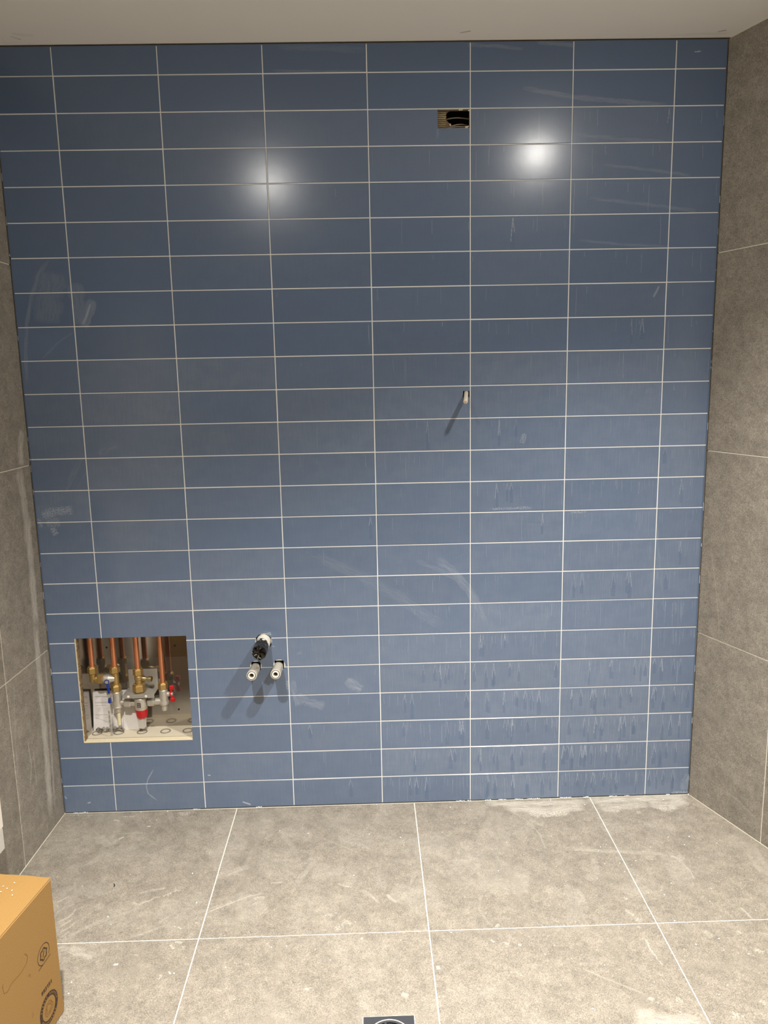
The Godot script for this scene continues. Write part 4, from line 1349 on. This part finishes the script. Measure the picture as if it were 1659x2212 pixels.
func build_cardboard_box() -> void:
	var u := Vector3(-0.148, 0, 0.989).normalized()
	var x := -u
	var b := Basis(x, Vector3.UP, x.cross(Vector3.UP))
	var t := thing("cardboard_box", "closed brown cardboard box with black printed stamps standing on the floor", "box", Vector3(-0.764, 0.0, 0.8465), b)
	var l := 0.42; var w := 0.28; var h := 0.345
	var brown := mat(rgb(196, 142, 78), 0.85)
	var kn := FastNoiseLite.new(); kn.seed = 21; kn.frequency = 0.12; kn.fractal_octaves = 3
	var im := kn.get_seamless_image(512, 512, false, false, 0.1, true)
	var d := im.get_data()
	var o := PackedByteArray(); o.resize(512 * 512 * 3)
	for i in 512 * 512:
		var f := 1.0 + (d[i] - 128) * 0.00045
		o[i * 3] = int(clampf(147 * f, 0, 255)); o[i * 3 + 1] = int(clampf(113 * f, 0, 255)); o[i * 3 + 2] = int(clampf(61 * f, 0, 255))
	brown.albedo_color = Color.WHITE
	brown.albedo_texture = ImageTexture.create_from_image(Image.create_from_data(512, 512, false, Image.FORMAT_RGB8, o))
	brown.uv1_triplanar = true
	brown.uv1_scale = Vector3(4, 4, 4)
	var st := stool()
	box(st, Vector3(-l, 0.0, -w), Vector3(0, h, 0), 0.0035)
	part("carton", st, brown, t)
	# top flaps: outer pair meeting across the middle, each slightly bowed
	for k in 2:
		st = stool()
		var xa := -l + 0.001 if k == 0 else -l * 0.5 + 0.001
		var xb := -l * 0.5 - 0.001 if k == 0 else -0.001
		var n := 10
		for i in n:
			for j in n:
				var q := []
				for e in [[i, j], [i + 1, j], [i + 1, j + 1], [i, j + 1]]:
					var fx := float(e[0]) / n; var fz := float(e[1]) / n
					var lift := 0.0026 * sin(fz * PI) * (0.3 + (fx if k == 0 else 1.0 - fx)) + 0.0007 * sin(fz * 17.0 + k)
					q.append(Vector3(lerpf(xa, xb, fx), h + 0.0006 + lift, lerpf(-w + 0.001, -0.001, fz)))
				var nn: Vector3 = -((q[1] - q[0]).cross(q[3] - q[0])).normalized()
				if nn.y < 0: nn = -nn
				quad(st, q[0], q[1], q[2], q[3], nn)
		part("top_flap", st, brown, t)
	st = stool()
	for e in [[-0.055, -0.06, 0.0], [-0.05, -0.075, 0.7], [-0.062, -0.082, 1.3], [-0.044, -0.088, 2.0], [-0.07, -0.05, 0.4], [-0.03, -0.07, 0.9]]:
		box(st, Vector3(-0.0018, 0, -0.0011), Vector3(0.0018, 0.0009, 0.0011), 0.0004, Transform3D(Basis(Vector3.UP, e[2]), Vector3(e[0], h + 0.0028, e[1])))
	var dust := part("dust_flakes", st, M.cream, t)
	dust.set_meta("kind", "stuff")
	# bottom flap edge showing under the far side
	st = stool()
	box(st, Vector3(-0.002, 0.006, -0.18), Vector3(0.0035, 0.075, -0.004), 0.001)
	part("side_flap", st, brown, t)
	# printed badge: thin circle, wavy hexagon, tick, underline
	var c := Vector2(-0.0575, 0.1965)
	st = stool()
	var pts := []
	for k in 34:
		var a := deg_to_rad(-35.0 + 290.0 * k / 33.0)
		pts.append(c + Vector2.from_angle(a) * 0.0228)
	ribbon(st, pts, 0.0014)
	ribbon(st, [Vector2(-0.0806, 0.1732), Vector2(-0.0328, 0.1766)], 0.0014)
	pts = []
	for k in 60:
		var a := TAU * k / 60.0
		pts.append(c + Vector2.from_angle(a + 0.3) * (0.0122 + 0.0015 * cos(6.0 * a)))
	ribbon(st, pts, 0.0030, true)
	ribbon(st, [c + Vector2(0.003, 0.006), c + Vector2(-0.001, 0.0), c + Vector2(-0.003, -0.006)], 0.0024)
	part("printed_badge", st, M.ink, t)
	# printed number
	var font := SystemFont.new()
	font.font_names = PackedStringArray(["Droid Sans"])
	font.font_weight = 700
	var tm := TextMesh.new()
	tm.font = font
	tm.text = "993191"
	tm.font_size = 32
	tm.pixel_size = 0.00041
	tm.depth = 0.0003
	var num := part("printed_number", tm, M.ink, t)
	num.position = Vector3(-0.0585, 0.1125, 0.0003)
	# round recycling stamp: broad ring with knocked out letters, three chasing arrows
	c = Vector2(-0.0585, 0.0600)
	st = stool()
	pts = []
	for k in 60: pts.append(c + Vector2.from_angle(TAU * k / 60.0) * 0.0310)
	ribbon(st, pts, 0.0100, true)
	part("stamp_ring", st, M.ink, t)
	st = stool()
	var text := "PLEASE RECYCLE - CORRUGATED - "
	for k in text.length():
		if text[k] == " ": continue
		var lt := TextMesh.new()
		lt.font = font
		lt.text = text[k]
		lt.font_size = 32
		lt.pixel_size = 0.00019
		lt.depth = 0.0002
		var a := PI * 0.5 + 1.2 - TAU * k / text.length()
		var pos := c + Vector2.from_angle(a) * 0.0310
		st.append_from(lt, 0, Transform3D(Basis(Vector3(0, 0, 1), a - PI * 0.5), Vector3(pos.x, pos.y, 0.0007)))
	part("stamp_letters", st, brown, t)
	st = stool()
	for k in 3:
		var a := TAU * k / 3.0 + 0.2
		var f := func(px: float, py: float) -> Vector2: return c + Vector2(px, py).rotated(a)
		ribbon(st, [f.call(-0.013, 0.006), f.call(-0.005, 0.016), f.call(0.005, 0.016), f.call(0.009, 0.011), f.call(0.012, 0.013), f.call(0.012, 0.003), f.call(0.002, 0.007), f.call(0.005, 0.009), f.call(0.002, 0.012), f.call(-0.003, 0.011), f.call(-0.008, 0.003)], 0.0011, true)
	part("stamp_arrows", st, mat(rgb(128, 84, 30), 0.7), t)
	# pen scrawl and small ticks
	var pen := mat(rgb(120, 76, 30), 0.7)
	st = stool()
	var scr := [[0.1236, 0.2492], [0.1180, 0.2470], [0.1131, 0.2378], [0.1174, 0.2252], [0.1391, 0.2193], [0.1742, 0.2232], [0.1871, 0.2161], [0.1994, 0.2219], [0.2013, 0.2391], [0.1975, 0.2436]]
	pts = []
	for e in scr: pts.append(Vector2(-e[0], e[1]))
	ribbon(st, pts, 0.0009)
	part("pen_scrawl", st, pen, t)
	st = stool()
	ribbon(st, [Vector2(-0.1202, 0.1928), Vector2(-0.1104, 0.1915), Vector2(-0.1116, 0.1842)], 0.0010)
	part("pen_tick", st, pen, t)
	st = stool()
	ribbon(st, [Vector2(-0.1157, 0.1015), Vector2(-0.1149, 0.0938), Vector2(-0.1214, 0.0930)], 0.0010)
	part("pen_tick", st, pen, t)

# ---------------------------- cabinet at the left edge ----------------------------
func build_cabinet() -> void:
	var d := wall_dir(0)
	var b := Basis(Vector3(d.z, 0, -d.x), Vector3.UP, d)
	var t := thing("wall_cabinet", "narrow white wall hung cabinet on the grey tiles beside the cardboard box", "cabinet", Vector3(XL, 0.2105, 0.0) + d * 0.512 + b.x * 0.002, b)
	var st := stool()
	box(st, Vector3(0.0, 0.0609, 0.0), Vector3(0.0685, 0.78, 0.26), 0.002)
	part("body", st, mat(rgb(240, 232, 220), 0.4), t)
	st = stool()
	box(st, Vector3(0.012, 0.0, 0.004), Vector3(0.0680, 0.0600, 0.26), 0.001)
	part("plinth", st, mat(rgb(206, 202, 192), 0.5), t)

# ---------------------------- floor drain ----------------------------
func build_floor_drain() -> void:
	var c := Vector3(-0.006, 0.0, 0.956)
	var t := thing("floor_drain", "square steel floor drain with a round slotted grate let into the tiles", "drain", c)
	var dirty := mat(rgb(120, 120, 124), 0.3, 0.85)
	var st := stool()
	var hw := 0.0575
	# square plate with a round opening
	var n := 48
	for k in n:
		var a0 := TAU * k / n; var a1 := TAU * (k + 1) / n
		var f := func(a: float) -> Vector3:
			var e := Vector2.from_angle(a)
			var s := hw / maxf(absf(e.x), absf(e.y))
			return Vector3(e.x * s, 0.0002, e.y * s)
		quad(st, f.call(a0), f.call(a1), Vector3(cos(a1) * 0.049, 0.0002, sin(a1) * 0.049), Vector3(cos(a0) * 0.049, 0.0002, sin(a0) * 0.049), Vector3.UP)
	for sg in [-1.0, 1.0]:
		box(st, Vector3(-hw, -0.02, sg * hw - 0.0005), Vector3(hw, 0.0001, sg * hw + 0.0005))
		box(st, Vector3(sg * hw - 0.0005, -0.02, -hw), Vector3(sg * hw + 0.0005, 0.0001, hw))
	part("frame_plate", st, dirty, t)
	st = stool()
	lathe(st, Vector3.ZERO, Vector3.UP, [[0.0490, -0.006], [0.0490, 0.0008], [0.0478, 0.0014], [0.0468, 0.0008], [0.0468, -0.006]], 40)
	part("rim", st, mat(rgb(214, 208, 196), 0.5), t)
	for r in [0.044, 0.0345, 0.0245, 0.0145, 0.0055]:
		st = stool()
		lathe(st, Vector3.ZERO, Vector3.UP, [[r - 0.0028, -0.004], [r - 0.0028, 0.0], [r + 0.0028, 0.0], [r + 0.0028, -0.004]], 36)
		part("grate_ring", st, dirty, t)
	for k in 8:
		st = stool()
		box(st, Vector3(0.004, -0.004, -0.0026), Vector3(0.0468, -0.0001, 0.0026), 0.0004, Transform3D(Basis(Vector3.UP, TAU * k / 8.0 + 0.2), Vector3.ZERO))
		part("grate_bar", st, dirty, t)
	st = stool()
	lathe(st, Vector3(0, -0.095, 0), Vector3.UP, [[0.0, 0.0], [0.0475, 0.0], [0.0475, 0.092]], 30)
	part("sump", st, mat(rgb(120, 118, 114), 0.6), t)
	st = stool()
	box(st, Vector3(-hw - 0.0025, -0.02, -hw - 0.0025), Vector3(hw + 0.0025, -0.0006, -hw - 0.0006))
	box(st, Vector3(-hw - 0.0025, -0.02, hw + 0.0006), Vector3(hw + 0.0025, -0.0006, hw + 0.0025))
	box(st, Vector3(-hw - 0.0025, -0.02, -hw), Vector3(-hw - 0.0006, -0.0006, hw))
	box(st, Vector3(hw + 0.0006, -0.02, -hw), Vector3(hw + 0.0025, -0.0006, hw))
	part("grout_line", st, M.stone_grout, t)

# ---------------------------- crumbs ----------------------------
func build_crumbs() -> void:
	var r := RandomNumberGenerator.new(); r.seed = 44
	var st := stool()
	for k in 260:
		var x := r.randf_range(-1.05, 1.1)
		var z := 0.004 + pow(r.randf(), 1.6) * 1.3
		if r.randf() > 0.45 + 0.5 * smoothstep(0.3, 1.0, x): continue
		var s := r.randf_range(0.0008, 0.0026)
		box(st, Vector3(-s, -0.0002, -s * 0.7), Vector3(s, s * 1.0, s * 0.7), s * 0.4, Transform3D(Basis(Vector3.UP, r.randf() * TAU), Vector3(x, 0.0002, z)))
	var o := part("grout_crumbs", st, M.grout, self)
	tag(o, "loose pale grout crumbs scattered over the grey floor tiles", "debris", "", "stuff")
	var b := stool()
	var pts := [Vector3(-0.004, 0.0012, -0.005), Vector3(-0.001, 0.0016, 0.0), Vector3(0.001, 0.0016, 0.004), Vector3(0.0, 0.0012, 0.009)]
	sweep(b, pts, 0.0012, 8)
	var bit := part("wire_offcut", b, M.black, self)
	bit.position = Vector3(-0.791, 0.0, 0.392)
	tag(bit, "tiny black wire offcut lying alone on a floor tile", "offcut")
